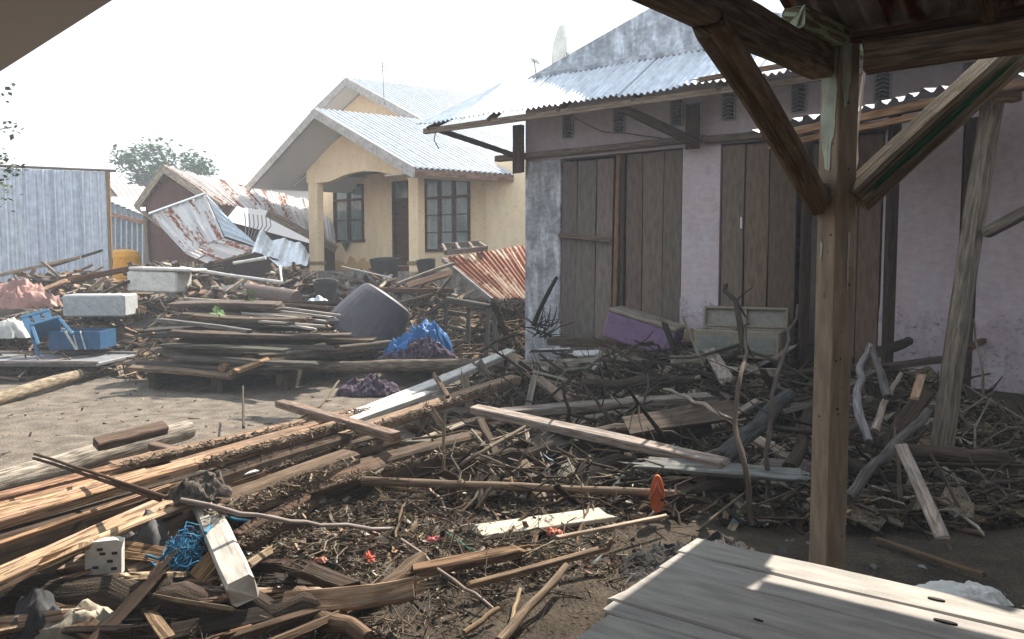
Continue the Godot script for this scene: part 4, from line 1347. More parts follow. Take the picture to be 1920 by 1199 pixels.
	corrugated(m, TR + Vector3(0.02, 0, 0), FR + Vector3(0.01, 0.03, 0), Vector3(-6.308, 2.605, -17.9) - z, OR + Vector3(0.02, 0.03, 0), 5, 0.012, Color(0.62, 0.68, 0.74), 4, 0.05)
	part("side_flap", m.mesh(), "zinc", o)
	m = Collector.new()
	board(m, OL + Vector3(0, -0.03, 0), OR + Vector3(0, -0.03, 0), 0.06, 0.05, Color(0.42, 0.37, 0.31), 0, 0.03, 0.002, 4)
	part("edge_lath", m.mesh(), "wood", o)
	m = Collector.new()
	board(m, TL + Vector3(0, 0.01, 0.02), TR + Vector3(0, 0.01, 0.02), 0.10, 0.03, Color(0.74, 0.74, 0.76), 0.4, 0.02, 0.002, 5)
	part("ridge_strip", m.mesh(), "zinc", o)
	# ----- crumpled white sheet -----
	m = Collector.new()
	var c0 = Vector3(-5.477, 2.329, -17.5); var c1 = Vector3(-4.57, 1.902, -18.2); var c2 = Vector3(-5.405, 1.787, -16.6); var c3 = Vector3(-4.354, 1.544, -17)
	corrugated(m, c2, c3, c0, c1, 7, 0.012, Color(0.95, 0.95, 0.95), 5, 0.16)
	corrugated(m, Vector3(-4.685, 1.492, -16.3), Vector3(-4.582, 1.546, -16.4), c2.lerp(c3, 0.3), c2.lerp(c3, 0.75), 3, 0.01, Color(0.95, 0.95, 0.95), 2, 0.05)
	single("crumpled_zinc_sheet", m, "zinc", "crumpled bright white sheet hanging below the rusty eave", "sheet")
	# ----- far houses between, seen as slivers -----
	o = thing("far_white_house", "far pale house with a low roof glimpsed left of the yellow porch", "house", Vector3(-9.352, 3.286, -34))
	m = Collector.new()
	box(m, Vector3(-1.8, -3, -3), Vector3(1.6, 1.55, 0), Color(0.75, 0.75, 0.76))
	part("wall", m.mesh(), "plain", o)
	m = Collector.new()
	corrugated(m, Vector3(-2.1, 1.5, 0.5), Vector3(1.9, 1.5, 0.5), Vector3(-2.1, 2.0, -3.3), Vector3(1.9, 2.0, -3.3), 20, 0.02, Color(0.5, 0.55, 0.6))
	part("roof", m.mesh(), "zinc", o)
	# ----- trees -----
	tree("broadleaf_tree", "round leafy tree standing behind the rusty roof", Vector3(-18.782, 1.746, -44), 4.3, Vector3(2.6, 2.0, 2.1), 17, 170, Color(0.085, 0.19, 0.07), 0.27)
	o = thing("overhanging_tree", "sparse leafy branches reaching in at the left edge", "tree", Vector3(-9.2, 0.1, -12.5))
	m = Collector.new()
	tube(m, [Vector3(0, -0.3, 0), Vector3(0.1, 2.0, 0), Vector3(0.3, 3.6, 0)], [0.14, 0.1, 0.06], Color(0.14, 0.11, 0.09), 8, 0.05)
	var tw = []
	for q in [[Vector3(-7.706, 3.706, -12.5)], [Vector3(-7.702, 3.056, -12.5)], [Vector3(-7.813, 3.19, -12.4)], [Vector3(-7.912, 4.239, -12.5)], [Vector3(-8.033, 2.598, -12.6)], [Vector3(-7.972, 2.845, -12.6)]]:
		var tip = q[0] - o.position
		var mid = Vector3(0.25, 2.8, 0).lerp(tip, 0.55) + Vector3(0, 0.25, 0)
		tube(m, [Vector3(0.25, 2.6, 0), mid, tip], [0.03, 0.015, 0.006], Color(0.14, 0.11, 0.09), 5)
		tw.append(tip); tw.append(mid)
	part("trunk", m.mesh(), "bark", o)
	m = Collector.new()
	for t in tw: leaf_cluster(m, t, 26, Vector3(0.24, 0.16, 0.24), 0.09, Color(0.11, 0.16, 0.06))
	leaf_cluster(m, Vector3(0, 3.2, 0), 500, Vector3(1.0, 1.0, 1.2), 0.1, Color(0.1, 0.15, 0.06))
	part("crown", m.mesh(), "leaf", o)

# one loose board or pole that is a thing of its own
func plank(a: Vector3, b: Vector3, w, t, col, label, group = "", roll = 0.0, mat = "wood", rag = 0.03, bow = 0.008, called = "wooden_plank"):
	var m := Collector.new()
	board(m, a, b, w, t, col, roll, rag, bow, 6)
	return single(called, m, mat, label, "plank", group)

func pole(a: Vector3, b: Vector3, r0, r1, col, label, group = "", wob = 0.02, called = "wooden_pole", mat = "bark", cat = "pole"):
	var m := Collector.new()
	var pts = []
	var rr = []
	var n = 7
	for i in n:
		var f = float(i) / (n - 1)
		pts.append(a.lerp(b, f) + (jit(wob) if i > 0 and i < n - 1 else Vector3.ZERO))
		rr.append(lerpf(r0, r1, f) * (1 + rnd(-0.08, 0.08)))
	tube(m, pts, rr, col, 9, 0.05)
	return single(called, m, mat, label, cat, group)

func branch(pts, r0, r1, col, label, group = "", twigs = 0, called = "bare_branch"):
	var m := Collector.new()
	var rr = []
	var fine = []
	# subdivide for a natural wander
	for i in pts.size() - 1:
		for k in 3: fine.append(pts[i].lerp(pts[i + 1], k / 3.0) + (jit((pts[i + 1] - pts[i]).length() * 0.03) if k > 0 else Vector3.ZERO))
	fine.append(pts[-1])
	for i in fine.size(): rr.append(lerpf(r0, r1, float(i) / (fine.size() - 1)) * (1 + rnd(-0.12, 0.12)))
	tube(m, fine, rr, col, 7, 0.08)
	for i in twigs:
		var k = rng.randi_range(1, fine.size() - 2)
		var dir = (fine[k + 1] - fine[k]).normalized()
		var side = (dir.cross(jit(1.0))).normalized()
		var L = rnd(0.12, 0.42)
		var e = fine[k] + (dir * 0.5 + side).normalized() * L
		tube(m, [fine[k], fine[k].lerp(e, 0.5) + jit(0.02), e], [rr[k] * 0.5, rr[k] * 0.35, rr[k] * 0.2], col, 5)
	return single(called, m, "bark", label, "branch", group)

func chunk(m: Collector, at: Vector3, size: Vector3, col: Color):
	# broken rubble: a box with pulled corners
	var p = []
	var B = Basis.from_euler(jit(3.0))
	for q in [[-1, -1, 1], [1, -1, 1], [1, 1, 1], [-1, 1, 1], [-1, -1, -1], [1, -1, -1], [1, 1, -1], [-1, 1, -1]]:
		p.append(at + B * (Vector3(q[0], q[1], q[2]) * size * 0.5 * Vector3(rnd(0.7, 1.1), rnd(0.7, 1.1), rnd(0.7, 1.1))))
	hexa(m, p, col)

const NTH = ["first", "second", "third", "fourth", "fifth", "sixth", "seventh", "eighth", "ninth", "tenth", "eleventh", "twelfth", "thirteenth"]
func middle():
	var m := Collector.new()
	# ----- stack of dark boards in the lane: each board on its own -----
	var lanes = []
	var dir = (Vector3(-2.66, 0.16, -9.9) - Vector3(-4.836, 0.275, -10.15)) * Vector3(1, 0, 1)
	dir = dir.normalized()
	var side = Vector3(-dir.z, 0, dir.x)
	if side.z > 0: side = -side       # away from the camera
	var org = Vector3(-4.918, 0.275, -10.15)
	var count = 0
	for layer in 11:
		for row in 5:
			if row < int((layer - 4) / 2.5): continue
			if rng.randf() < 0.08: continue
			var y = 0.27 + layer * 0.075 + rnd(-0.012, 0.012)
			var back = 0.02 + row * 0.44 + layer * 0.02 + rnd(-0.05, 0.05)
			var st = rnd(-0.3, 0.55) + layer * 0.01
			var a = org + side * back + dir * st
			var b = org + side * (back + rnd(-0.38, 0.42)) + dir * (st + rnd(1.4, 2.5))
			a.y = y + rnd(-0.03, 0.03); b.y = y + rnd(-0.06, 0.03)
			m = Collector.new()
			board(m, a, b, rnd(0.10, 0.32), rnd(0.03, 0.075), shade(Color(0.155, 0.14, 0.128), 0.5), rnd(-0.16, 0.16), 0.08, 0.016, 6)
			single("stacked_board", m, "wood", "dark sodden board of the lane stack, %s course up, %s row back" % [NTH[layer], NTH[row]], "plank", "boards of the dark stack in the lane")
			count += 1
	for k in 3:
		plank(org + dir * (0.35 + 0.85 * k) + Vector3(0, -0.17 - 0.0 * k, 0) - side * 0.02, org + dir * (0.4 + 0.85 * k) + side * 2.1 + Vector3(0, -0.12, 0), 0.14, 0.24, Color(0.13, 0.115, 0.10), "dark bearer under the %s end of the lane stack" % ["left", "middle", "right"][k] if k != 1 else "dark bearer under the middle of the lane stack")
	# brighter laths lying over the back of the stack
	for q in [[Vector3(-4.35, 1.052, -11.6), Vector3(-2.352, 0.889, -11), "longest pale lath across the back of the dark stack"], [Vector3(-3.963, 0.996, -11.2), Vector3(-2.462, 0.866, -10.9), "pale lath just in front of the longest one on the stack"], [Vector3(-3.677, 0.925, -10.9), Vector3(-2.489, 0.829, -10.7), "short pale lath near the tub on the dark stack"], [Vector3(-3.299, 0.844, -10.5), Vector3(-2.448, 0.788, -10.4), "shortest pale lath, touching the tub's rim"], [Vector3(-4.759, 1.098, -11.6), Vector3(-3.432, 1.021, -11.3), "pale lath at the far left of the dark stack"], [Vector3(-3.503, 0.872, -10.7), Vector3(-2.549, 0.755, -10.3), "pale lath lying lowest, at the right front of the stack"]]:
		plank(q[0], q[1], rnd(0.04, 0.07), 0.03, Color(0.60, 0.62, 0.64), q[2], "pale laths on the dark stack")
	plank(Vector3(-4.549, 0.876, -10.25), Vector3(-3.324, 0.744, -10.1), 0.10, 0.05, Color(0.25, 0.27, 0.29), "grey squared lath on the front top of the dark stack")
	plank(Vector3(-4.798, 0.295, -10), Vector3(-3.423, 0.208, -9.8), 0.10, 0.05, Color(0.30, 0.24, 0.19), "brown board on the sand along the foot of the dark stack", "", 0.3)
	pole(Vector3(-3.584, 0.321, -9.8), Vector3(-3.384, 0.38, -10.3), 0.05, 0.05, Color(0.44, 0.30, 0.19), "short log with a cut orange end at the right foot of the dark stack", "", 0.005)
	pole(Vector3(-3.404, 0.256, -9.6), Vector3(-2.462, 0.512, -10.5), 0.055, 0.06, Color(0.16, 0.135, 0.11), "split log with a pale end resting against the dark stack", "", 0.02)
	plank(Vector3(-3.334, 0.308, -9.55), Vector3(-3.021, 0.414, -9.9), 0.09, 0.04, Color(0.58, 0.44, 0.29), "fresh split piece on the log at the stack's foot", "", 0.3, "split_wood", 0.06)
	plank(Vector3(-3.152, 0.416, -10), Vector3(-1.642, 0.508, -10.9), 0.16, 0.10, Color(0.17, 0.155, 0.14), "grey beam running from the stack to the blue tarpaulin")
	# ----- long log across the middle and its bindings -----
	pole(Vector3(-2.98, 0.22, -10.571), Vector3(-0.079, 0.36, -9.803), 0.075, 0.085, Color(0.30, 0.255, 0.225), "long weathered log lying across the middle, left of the white beam", "", 0.015, "driftwood_log")
	pole(Vector3(0.012, 0.42, -9.133), Vector3(2.021, 0.6, -8.258), 0.085, 0.062, Color(0.40, 0.37, 0.34), "pale round log bound with rope in front of the lilac house", "", 0.012, "driftwood_log")
	m = Collector.new()
	for i in 6:
		var c = Vector3(0.932, 0.5, -8.79).lerp(Vector3(1.164, 0.52, -8.677), i / 5.0)
		var loop = []
		for k in 10:
			var an = TAU * k / 9.0
			loop.append(c + Vector3(rnd(-0.006, 0.006), sin(an) * 0.105, cos(an) * 0.105))
		tube(m, loop, 0.014, shade(Color(0.50, 0.48, 0.45), 0.1), 6)
	tube(m, [Vector3(1.068, 0.6, -8.849), Vector3(1.143, 0.64, -8.977), Vector3(1.226, 0.64, -9.391)], 0.012, Color(0.5, 0.48, 0.45), 6)
	single("rope_binding", m, "bark", "grey rope wound round the pale log", "rope")
	# ----- big grey tub upside down -----
	var o = thing("grey_tub", "big grey plastic tub lying tipped upside down beside the blue tarpaulin", "tub", Vector3(-2.227, 0.42, -11.543))
	m = Collector.new()
	lathe(m, Vector3(0.0, 0.08, 0), Vector3(0.52, 0.74, -0.18), [[-0.06, 0.54], [-0.06, 0.60], [0.0, 0.61], [0.06, 0.585], [0.07, 0.57], [0.4, 0.50], [0.66, 0.43], [0.73, 0.40], [0.76, 0.34], [0.77, 0.0]], Color(0.095, 0.088, 0.11), 30, 0.012)
	lathe(m, Vector3(0.0, 0.08, 0), Vector3(0.52, 0.74, -0.18), [[-0.055, 0.54], [0.0, 0.55], [0.66, 0.41], [0.72, 0.33], [0.73, 0.0]], Color(0.12, 0.115, 0.13), 30, 0.012)
	part("shell", m.mesh(), "plastic", o)
	# ----- blue tarpaulin and patterned cloths -----
	m = Collector.new()
	heap(m, Vector3(-1.279, 0.36, -10.717), Vector3(0.44, 0.38, 0.34), 0.16, 0.75, 4, Color(0.018, 0.14, 0.40), 0.3, 34, 3.0)
	single("blue_tarpaulin", m, "plastic", "crumpled bright blue tarpaulin heaped beside the grey tub", "tarpaulin")
	m = Collector.new()
	heap(m, Vector3(-1.252, 0.33, -10.487), Vector3(0.50, 0.24, 0.22), 0.10, 0.9, 14, Color(0.62, 0.56, 0.58), 0.0, 28)
	single("patterned_cloth", m, "print_cloth", "pink flowered dark cloth lying under the blue tarpaulin", "cloth")
	m = Collector.new()
	heap(m, Vector3(-1.738, 0.04, -9.568), Vector3(0.36, 0.20, 0.22), 0.12, 0.9, 24, Color(0.55, 0.5, 0.53), 0.3, 26)
	single("patterned_cloth", m, "print_cloth", "muddy flowered cloth heap behind the white beam", "cloth")
	# ----- brown pipe, pale sack, white foam -----
	o = thing("brown_barrel", "long dull brown barrel lying on its side left of the tub", "barrel", Vector3(-4.688, 1.033, -14.2))
	m = Collector.new()
	lathe(m, Vector3(0, 0.06, 0), Vector3(-3.43, 0.994, -13.6) - Vector3(-4.685, 1.128, -14.2), [[0, 0], [0.0, 0.15], [0.03, 0.165], [0.3, 0.165], [0.32, 0.175], [0.34, 0.165], [0.75, 0.165], [0.77, 0.175], [0.79, 0.165], [1.06, 0.165], [1.1, 0.15], [1.1, 0]], Color(0.16, 0.115, 0.105), 22)
	part("body", m.mesh(), "plastic", o)
	m = Collector.new()
	heap(m, Vector3(-3.194, 0.864, -13), Vector3(0.26, 0.2, 0.2), 0.05, 1.0, 31, Color(0.55, 0.60, 0.66), 0.0, 18)
	single("pale_sack", m, "plastic", "pale blue-grey plastic sack left of the tub", "sack")
	o = thing("foam_block", "long pale grey foam block with a lit end on the debris at left", "foam block", Vector3(-6.525, 0.78, -12.685), 0.12)
	m = Collector.new()
	box(m, Vector3(-0.46, 0, -0.30), Vector3(0.46, 0.34, 0.30), Color(0.50, 0.53, 0.57), 0.02)
	part("body", m.mesh(), "foam", o)
	o = thing("white_freezer", "muddy white freezer chest lying tipped in the rubble", "freezer", Vector3(-6.067, 1.107, -14), -0.05)
	o.rotation.z = -0.03
	m = Collector.new()
	box(m, Vector3(-0.54, 0, -0.3), Vector3(0.34, 0.36, 0.3), Color(0.78, 0.78, 0.79), 0.03)
	part("body", m.mesh(), "plastic", o)
	m = Collector.new()
	box(m, Vector3(-0.5, 0.375, -0.3), Vector3(0.62, 0.43, 0.32), Color(0.70, 0.70, 0.72), 0.015)
	part("lid", m.mesh(), "plastic", o)
	# white pipes over the rubble
	pole(Vector3(-6.041, 1.532, -14.6), Vector3(-4.916, 1.383, -14.2), 0.03, 0.03, Color(0.75, 0.75, 0.76), "white pipe slanting over the rubble behind the freezer", "", 0.0, "white_pipe", "plastic")
	pole(Vector3(-4.884, 1.395, -14), Vector3(-3.896, 1.284, -13.6), 0.028, 0.028, Color(0.72, 0.72, 0.74), "white pipe ending above the brown barrel", "", 0.0, "white_pipe", "plastic")
	pole(Vector3(-5.217, 1.61, -15), Vector3(-4.606, 1.709, -15), 0.03, 0.03, Color(0.75, 0.75, 0.75), "short white pipe under the folded roof sheet", "", 0.0, "white_pipe", "plastic")
	pole(Vector3(-4.028, 1.293, -14), Vector3(-4.176, 1.552, -14.4), 0.02, 0.02, Color(0.72, 0.72, 0.74), "short upright white pipe under the crumpled sheet", "", 0.0, "white_pipe", "plastic")
	# ----- left edge: pink sheet, white sack, chair, blue crate, grey panel -----
	m = Collector.new()
	heap(m, Vector3(-8.07, 0.907, -13), Vector3(0.62, 0.42, 0.4), 0.22, 0.7, 44, Color(0.40, 0.22, 0.20), 0.2, 26)
	single("pink_sheet", m, "plastic", "crumpled dusty pink plastic sheet at the left edge", "sheet")
	m = Collector.new()
	heap(m, Vector3(-7.908, 0.46, -12.463), Vector3(0.40, 0.30, 0.3), 0.06, 0.8, 47, Color(0.52, 0.54, 0.55), 0.0, 20)
	single("white_sack", m, "plastic", "full dirty white sack at the left edge", "sack")
	o = thing("blue_chair", "broken blue plastic chair lying on its back at left", "chair", Vector3(-6.69, 0.4, -11.586), 0.5)
	var blue = Color(0.05, 0.17, 0.34)
	m = Collector.new()
	box(m, Vector3(-0.2, 0.20, -0.02), Vector3(0.2, 0.25, 0.36), blue, 0.012)
	part("seat", m.mesh(), "plastic", o)
	m = Collector.new()
	for k in 3: box(m, Vector3(-0.19 + k * 0.14, 0.25, -0.03), Vector3(-0.09 + k * 0.14, 0.62, 0.0), blue)
	box(m, Vector3(-0.2, 0.62, -0.035), Vector3(0.2, 0.68, 0.005), blue, 0.01)
	part("backrest", m.mesh(), "plastic", o)
	for q in [[-0.18, 0.0], [0.18, 0.0], [-0.18, 0.33], [0.18, 0.33]]:
		m = Collector.new()
		board(m, Vector3(q[0], 0.21, q[1]), Vector3(q[0] * 1.25, -0.15, q[1] * 1.2 - 0.02), 0.045, 0.035, blue, 0, 0.0, 0.0, 2)
		part("leg", m.mesh(), "plastic", o)
	o.rotation = Vector3(-0.7, 0.5, 0.35)
	plank(Vector3(-7.087, 0.66, -12.044), Vector3(-7.4, 0.72, -12.816), 0.04, 0.02, Color(0.7, 0.7, 0.7), "white stick poking up by the blue chair")
	o = thing("blue_crate", "dark blue plastic crate with pale straps on the left debris", "crate", Vector3(-6.365, 0.36, -11.818), 0.08)
	m = Collector.new()
	box(m, Vector3(-0.36, 0, -0.28), Vector3(0.36, 0.02, 0.28), Color(0.03, 0.11, 0.25))
	box(m, Vector3(-0.36, 0.02, 0.25), Vector3(0.36, 0.26, 0.28), Color(0.03, 0.11, 0.25))
	box(m, Vector3(-0.36, 0.02, -0.28), Vector3(0.36, 0.26, -0.25), Color(0.03, 0.11, 0.25))
	box(m, Vector3(-0.36, 0.02, -0.25), Vector3(-0.33, 0.26, 0.25), Color(0.03, 0.11, 0.25))
	box(m, Vector3(0.33, 0.02, -0.25), Vector3(0.36, 0.26, 0.25), Color(0.03, 0.11, 0.25))
	part("body", m.mesh(), "plastic", o)
	for q in [[-0.12, 0.03], [-0.02, 0.05], [0.09, 0.16]]:
		m = Collector.new()
		board(m, Vector3(q[0], 0.27, 0.29), Vector3(q[1], 0.0, 0.295), 0.012, 0.035, Color(0.66, 0.68, 0.66), 0, 0.0, 0.0, 3)
		part("strap", m.mesh(), "plastic", o)
	o = thing("fallen_sheet", "flat grey sheet panel with a pale edge strip on the sand at left", "sheet", Vector3(-6.754, 0.2, -11.187), -0.03)
	m = Collector.new()
	box(m, Vector3(-1.4, 0.0, -0.75), Vector3(1.1, 0.05, 0.35), Color(0.22, 0.23, 0.26), 0.01)
	part("sheet", m.mesh(), "plastic", o)
	m = Collector.new()
	box(m, Vector3(-1.4, 0.045, 0.351), Vector3(1.15, 0.085, 0.40), Color(0.42, 0.41, 0.44), 0.008)
	box(m, Vector3(-1.4, 0.051, -0.80), Vector3(1.1, 0.09, -0.755), Color(0.42, 0.41, 0.44), 0.008)
	part("edge_strip", m.mesh(), "wood", o)
	for q in [-0.7, 0.35]:
		m = Collector.new()
		board(m, Vector3(q, 0.06, 0.33), Vector3(q + 0.3, 0.06, -0.72), 0.03, 0.02, Color(0.5, 0.48, 0.46), 0, 0.0, 0.0, 3)
		part("rib", m.mesh(), "wood", o)
	pole(Vector3(-5.764, 0.09, -8.649), Vector3(-5.927, 0.11, -11.906), 0.085, 0.075, Color(0.50, 0.43, 0.34), "peeled pale log on the sand at the left edge", "", 0.01, "driftwood_log")
	# beams over the rubble at left
	plank(Vector3(-9.461, 1.359, -14.5), Vector3(-8.076, 1.729, -15), 0.10, 0.06, Color(0.62, 0.57, 0.50), "pale plank leaning below the zinc wall")
	plank(Vector3(-7.786, 1.293, -14), Vector3(-6.688, 1.534, -14.2), 0.12, 0.10, Color(0.20, 0.12, 0.085), "reddish brown beam across the rubble left of the freezer")
	plank(Vector3(-7.136, 0.941, -13.2), Vector3(-6.525, 1.334, -13.8), 0.08, 0.05, Color(0.12, 0.09, 0.07), "dark plank propped behind the foam block")
	plank(Vector3(-7.714, 1.142, -13), Vector3(-7.314, 1.337, -13.2), 0.12, 0.03, Color(0.66, 0.5, 0.38), "broken orange board sticking up behind the foam block", "", 0.5, "split_wood", 0.08)
	plank(Vector3(-8.746, 1.55, -15.2), Vector3(-7.979, 1.858, -15.6), 0.08, 0.05, Color(0.15, 0.12, 0.1), "dark rafter thrown against the zinc wall")
	# rubble mound below the zinc wall, and heaps around the wrecked houses
	var heaps = [[Vector3(-8.397, 1.151, -15), 260, Vector3(1.5, 0.45, 0.6)], [Vector3(-6.735, 1.546, -16.2), 150, Vector3(1.2, 0.3, 0.6)], [Vector3(-4.228, 1.346, -15.3), 120, Vector3(0.8, 0.35, 0.6)], [Vector3(-2.842, 1.233, -15.8), 170, Vector3(1.9, 0.3, 0.6)], [Vector3(-5.016, 1.175, -14.2), 120, Vector3(1.2, 0.25, 0.5)], [Vector3(-7.294, 0.363, -12.1), 60, Vector3(1.2, 0.1, 0.35)], [Vector3(-6.814, 0.611, -12.9), 60, Vector3(1.0, 0.2, 0.4)]]
	m = Collector.new()
	for hq in heaps:
		for i in hq[1]:
			var r = Vector3(rng.randfn(0, 0.45), 0, rng.randfn(0, 0.45))
			var fall = exp(-(r.x * r.x + r.z * r.z) * 1.5)
			var p = hq[0] + r * hq[2] * Vector3(1, 0, 1)
			p.y = maxf(hq[0].y - 0.35 + fall * hq[2].y * 1.3 + rnd(-0.12, 0.05), ground_at(p.x, -p.z))
			var tone = [Color(0.30, 0.25, 0.20), Color(0.13, 0.10, 0.085), Color(0.42, 0.37, 0.31), Color(0.22, 0.20, 0.19), Color(0.36, 0.26, 0.19), Color(0.58, 0.55, 0.51), Color(0.28, 0.30, 0.33)][rng.randi() % 7]
			if rng.randf() < 0.45:
				chunk(m, p, Vector3(rnd(0.06, 0.22), rnd(0.05, 0.14), rnd(0.06, 0.2)), shade(tone, 0.3))
			else:
				var dd = Vector3(rnd(-1, 1), rnd(-0.25, 0.35), rnd(-1, 1)).normalized() * rnd(0.15, 0.6)
				board(m, p - dd, p + dd, rnd(0.03, 0.10), rnd(0.015, 0.05), shade(tone, 0.3), rnd(-1, 1), 0.03, 0.01, 2)
	single("rubble", m, "wood", "broken rubble and splintered wood heaped below the wrecked houses", "rubble", "", "stuff")
	# ----- collapsed lean-to with a red rusty roof before the yellow house -----
	o = thing("fallen_lean_to", "fallen lean-to under a red rusty corrugated roof by the concrete pillar", "lean-to", Vector3(-0.484, 1.029, -13.2))
	var z = o.position
	var ta = Vector3(-1.259, 1.708, -14.8) - z; var tb = Vector3(0.511, 1.998, -15.4) - z; var ba = Vector3(-0.294, 1.055, -12.6) - z; var bb = Vector3(0.827, 1.064, -12.4) - z
	for k in 3:
		m = Collector.new()
		corrugated(m, ba.lerp(bb, k / 3.0), ba.lerp(bb, (k + 1.04) / 3.0), ta.lerp(tb, k / 3.0), ta.lerp(tb, (k + 1.04) / 3.0), 7, 0.018, shade(Color(0.95, 0.85, 0.8), 0.06), 4, 0.02)
		part("roof_sheet", m.mesh(), "red_rusty_zinc", o)
	m = Collector.new()
	board(m, ta + Vector3(-0.02, -0.03, 0.02), ba + Vector3(-0.02, -0.03, 0.02), 0.05, 0.08, Color(0.35, 0.37, 0.40), 0, 0.02, 0.002, 5)
	part("barge_board", m.mesh(), "wood", o)
	m = Collector.new()
	board(m, Vector3(ba.x + 0.2, -0.6, ba.z - 0.5), ba.lerp(ta, 0.25) + Vector3(0.15, -0.08, 0), 0.08, 0.08, DARK_WOOD, 0, 0.02, 0.002, 3)
	part("prop", m.mesh(), "wood", o)
	m = Collector.new()
	board(m, Vector3(bb.x - 0.25, -0.6, bb.z - 0.4), bb.lerp(tb, 0.2) + Vector3(-0.2, -0.08, 0), 0.08, 0.08, DARK_WOOD, 0, 0.02, 0.002, 3)
	part("prop", m.mesh(), "wood", o)
	# crate frame lying on its ridge
	o = thing("slatted_frame", "grey slatted wooden frame lying on the ridge of the rusty lean-to", "frame", Vector3(-0.891, 1.768, -14.9))
	z = o.position
	for q in [[Vector3(-1.167, 1.8, -14.4), Vector3(-0.469, 1.882, -14.7)], [Vector3(-1.312, 1.952, -15.2), Vector3(-0.613, 1.998, -15.4)], [Vector3(-1.186, 1.8, -14.4), Vector3(-1.312, 1.942, -15.2)], [Vector3(-0.944, 1.831, -14.5), Vector3(-1.06, 1.962, -15.2)], [Vector3(-0.698, 1.852, -14.6), Vector3(-0.813, 1.975, -15.3)], [Vector3(-0.469, 1.882, -14.7), Vector3(-0.634, 1.988, -15.4)]]:
		m = Collector.new()
		board(m, q[0] - z, q[1] - z, 0.05, 0.09, shade(Color(0.36, 0.34, 0.33), 0.12), 0, 0.01, 0.002, 3)
		part("slat", m.mesh(), "wood", o)
	plank(Vector3(-1.948, 1.257, -13.6), Vector3(-1.006, 1.609, -14), 0.12, 0.05, Color(0.40, 0.38, 0.36), "grey plank sloping up to the rusty lean-to")
	plank(Vector3(-2.376, 1.179, -13.2), Vector3(-0.968, 1.161, -13.2), 0.10, 0.08, Color(0.2, 0.135, 0.115), "brown beam level behind the tub")
	plank(Vector3(-1.793, 1.224, -13.8), Vector3(-1.072, 1.442, -14), 0.16, 0.03, Color(0.28, 0.20, 0.17), "rusty brown board below the grey sloping plank", "", 0.6)
	plank(Vector3(-1.213, 1.124, -13), Vector3(-1.011, 1.381, -13.2), 0.05, 0.05, Color(0.24, 0.21, 0.2), "short prop under the lean-to edge")
	# dark tyres and pots by the porch
	for q in [[Vector3(-2.582, 1.416, -16.3), 0.30, "black plastic tub standing by the porch door step", "black_tub"], [Vector3(-1.725, 1.492, -16.2), 0.2, "small dark pot below the porch pillar", "dark_pot"], [Vector3(-3.36, 1.092, -14.4), 0.22, "black bucket lying behind the tub", "black_bucket"]]:
		m = Collector.new()
		lathe(m, q[0], Vector3(rnd(-0.2, 0.2), 1, rnd(0, 0.3)), [[-0.15, 0.0], [-0.15, q[1] * 0.8], [q[1] * 0.9, q[1]], [q[1] * 0.95, q[1] * 1.04], [q[1] * 0.93, q[1] * 0.93], [0.0, q[1] * 0.75], [0, 0]], Color(0.06, 0.062, 0.065), 20)
		single(q[3], m, "plastic", q[2], "bucket")
	pole(Vector3(-3.278, 1.549, -15.4), Vector3(-2.217, 1.335, -14.8), 0.016, 0.016, Color(0.34, 0.32, 0.30), "thin grey pipe slanting before the porch", "", 0.0, "thin_pipe", "plain")
	# broken bench frame
	o = thing("broken_bench", "dark broken bench frame standing right of the blue tarpaulin", "bench", Vector3(-0.546, 0.3, -12.551))
	z = o.position
	var bc = Color(0.15, 0.15, 0.15)
	for q in [["top_rail", Vector3(-0.944, 1.075, -11.6), Vector3(-0.317, 0.983, -11.3), 0.10, 0.09], ["seat_rail", Vector3(-0.945, 0.904, -11.6), Vector3(-0.615, 0.857, -11.5), 0.06, 0.06], ["lower_rail", Vector3(-0.938, 0.702, -11.5), Vector3(-0.61, 0.634, -11.4), 0.05, 0.05]]:
		m = Collector.new()
		board(m, q[1] - z, q[2] - z, q[3], q[4], bc, 0.1, 0.01, 0.004, 4)
		part(q[0], m.mesh(), "wood", o)
	for q in [[Vector3(-0.944, 1.083, -11.6), Vector3(-0.97, 0.486, -11.5)], [Vector3(-0.614, 1.01, -11.5), Vector3(-0.636, 0.468, -11.3)], [Vector3(-0.339, 0.983, -11.3), Vector3(-0.354, 0.298, -11)], [Vector3(-0.254, 0.876, -11.2), Vector3(-0.219, 0.309, -10.9)], [Vector3(-0.944, 1.075, -11.6), Vector3(-1.272, 0.847, -11.9)]]:
		m = Collector.new()
		board(m, q[0] - z, q[1] - z, 0.06, 0.06, bc, 0, 0.01, 0.004, 3)
		part("leg", m.mesh(), "wood", o)
	# ----- coolers against the lilac house -----
	o = thing("purple_foam_box", "purple foam box with a grit-covered grey lid leaning by the plank door", "foam box", Vector3(1.478, 0.66, -9.195), -0.45)
	o.rotation.z = -0.27
	o.scale = Vector3.ONE * 0.88
	m = Collector.new()
	box(m, Vector3(-0.46, 0, -0.26), Vector3(0.46, 0.34, 0.26), Color(0.235, 0.16, 0.285), 0.02)
	part("body", m.mesh(), "foam", o)
	m = Collector.new()
	box(m, Vector3(-0.465, 0.343, -0.265), Vector3(0.465, 0.40, 0.265), Color(0.34, 0.31, 0.28), 0.015)
	part("lid", m.mesh(), "soil", o)
	m = Collector.new()
	heap(m, Vector3(2.095, 0.7, -9.424), Vector3(0.14, 0.12, 0.12), 0.03, 0.9, 61, Color(0.30, 0.22, 0.11), 0, 14)
	single("yellow_sack", m, "plastic", "small dull yellow sack between the two coolers", "sack")
	o = thing("open_cooler", "dirty beige cooler with its lid standing open before the second door", "cooler", Vector3(2.48, 0.6, -8.643), -0.5)
	o.scale = Vector3(1.12, 0.86, 0.95)
	m = Collector.new()
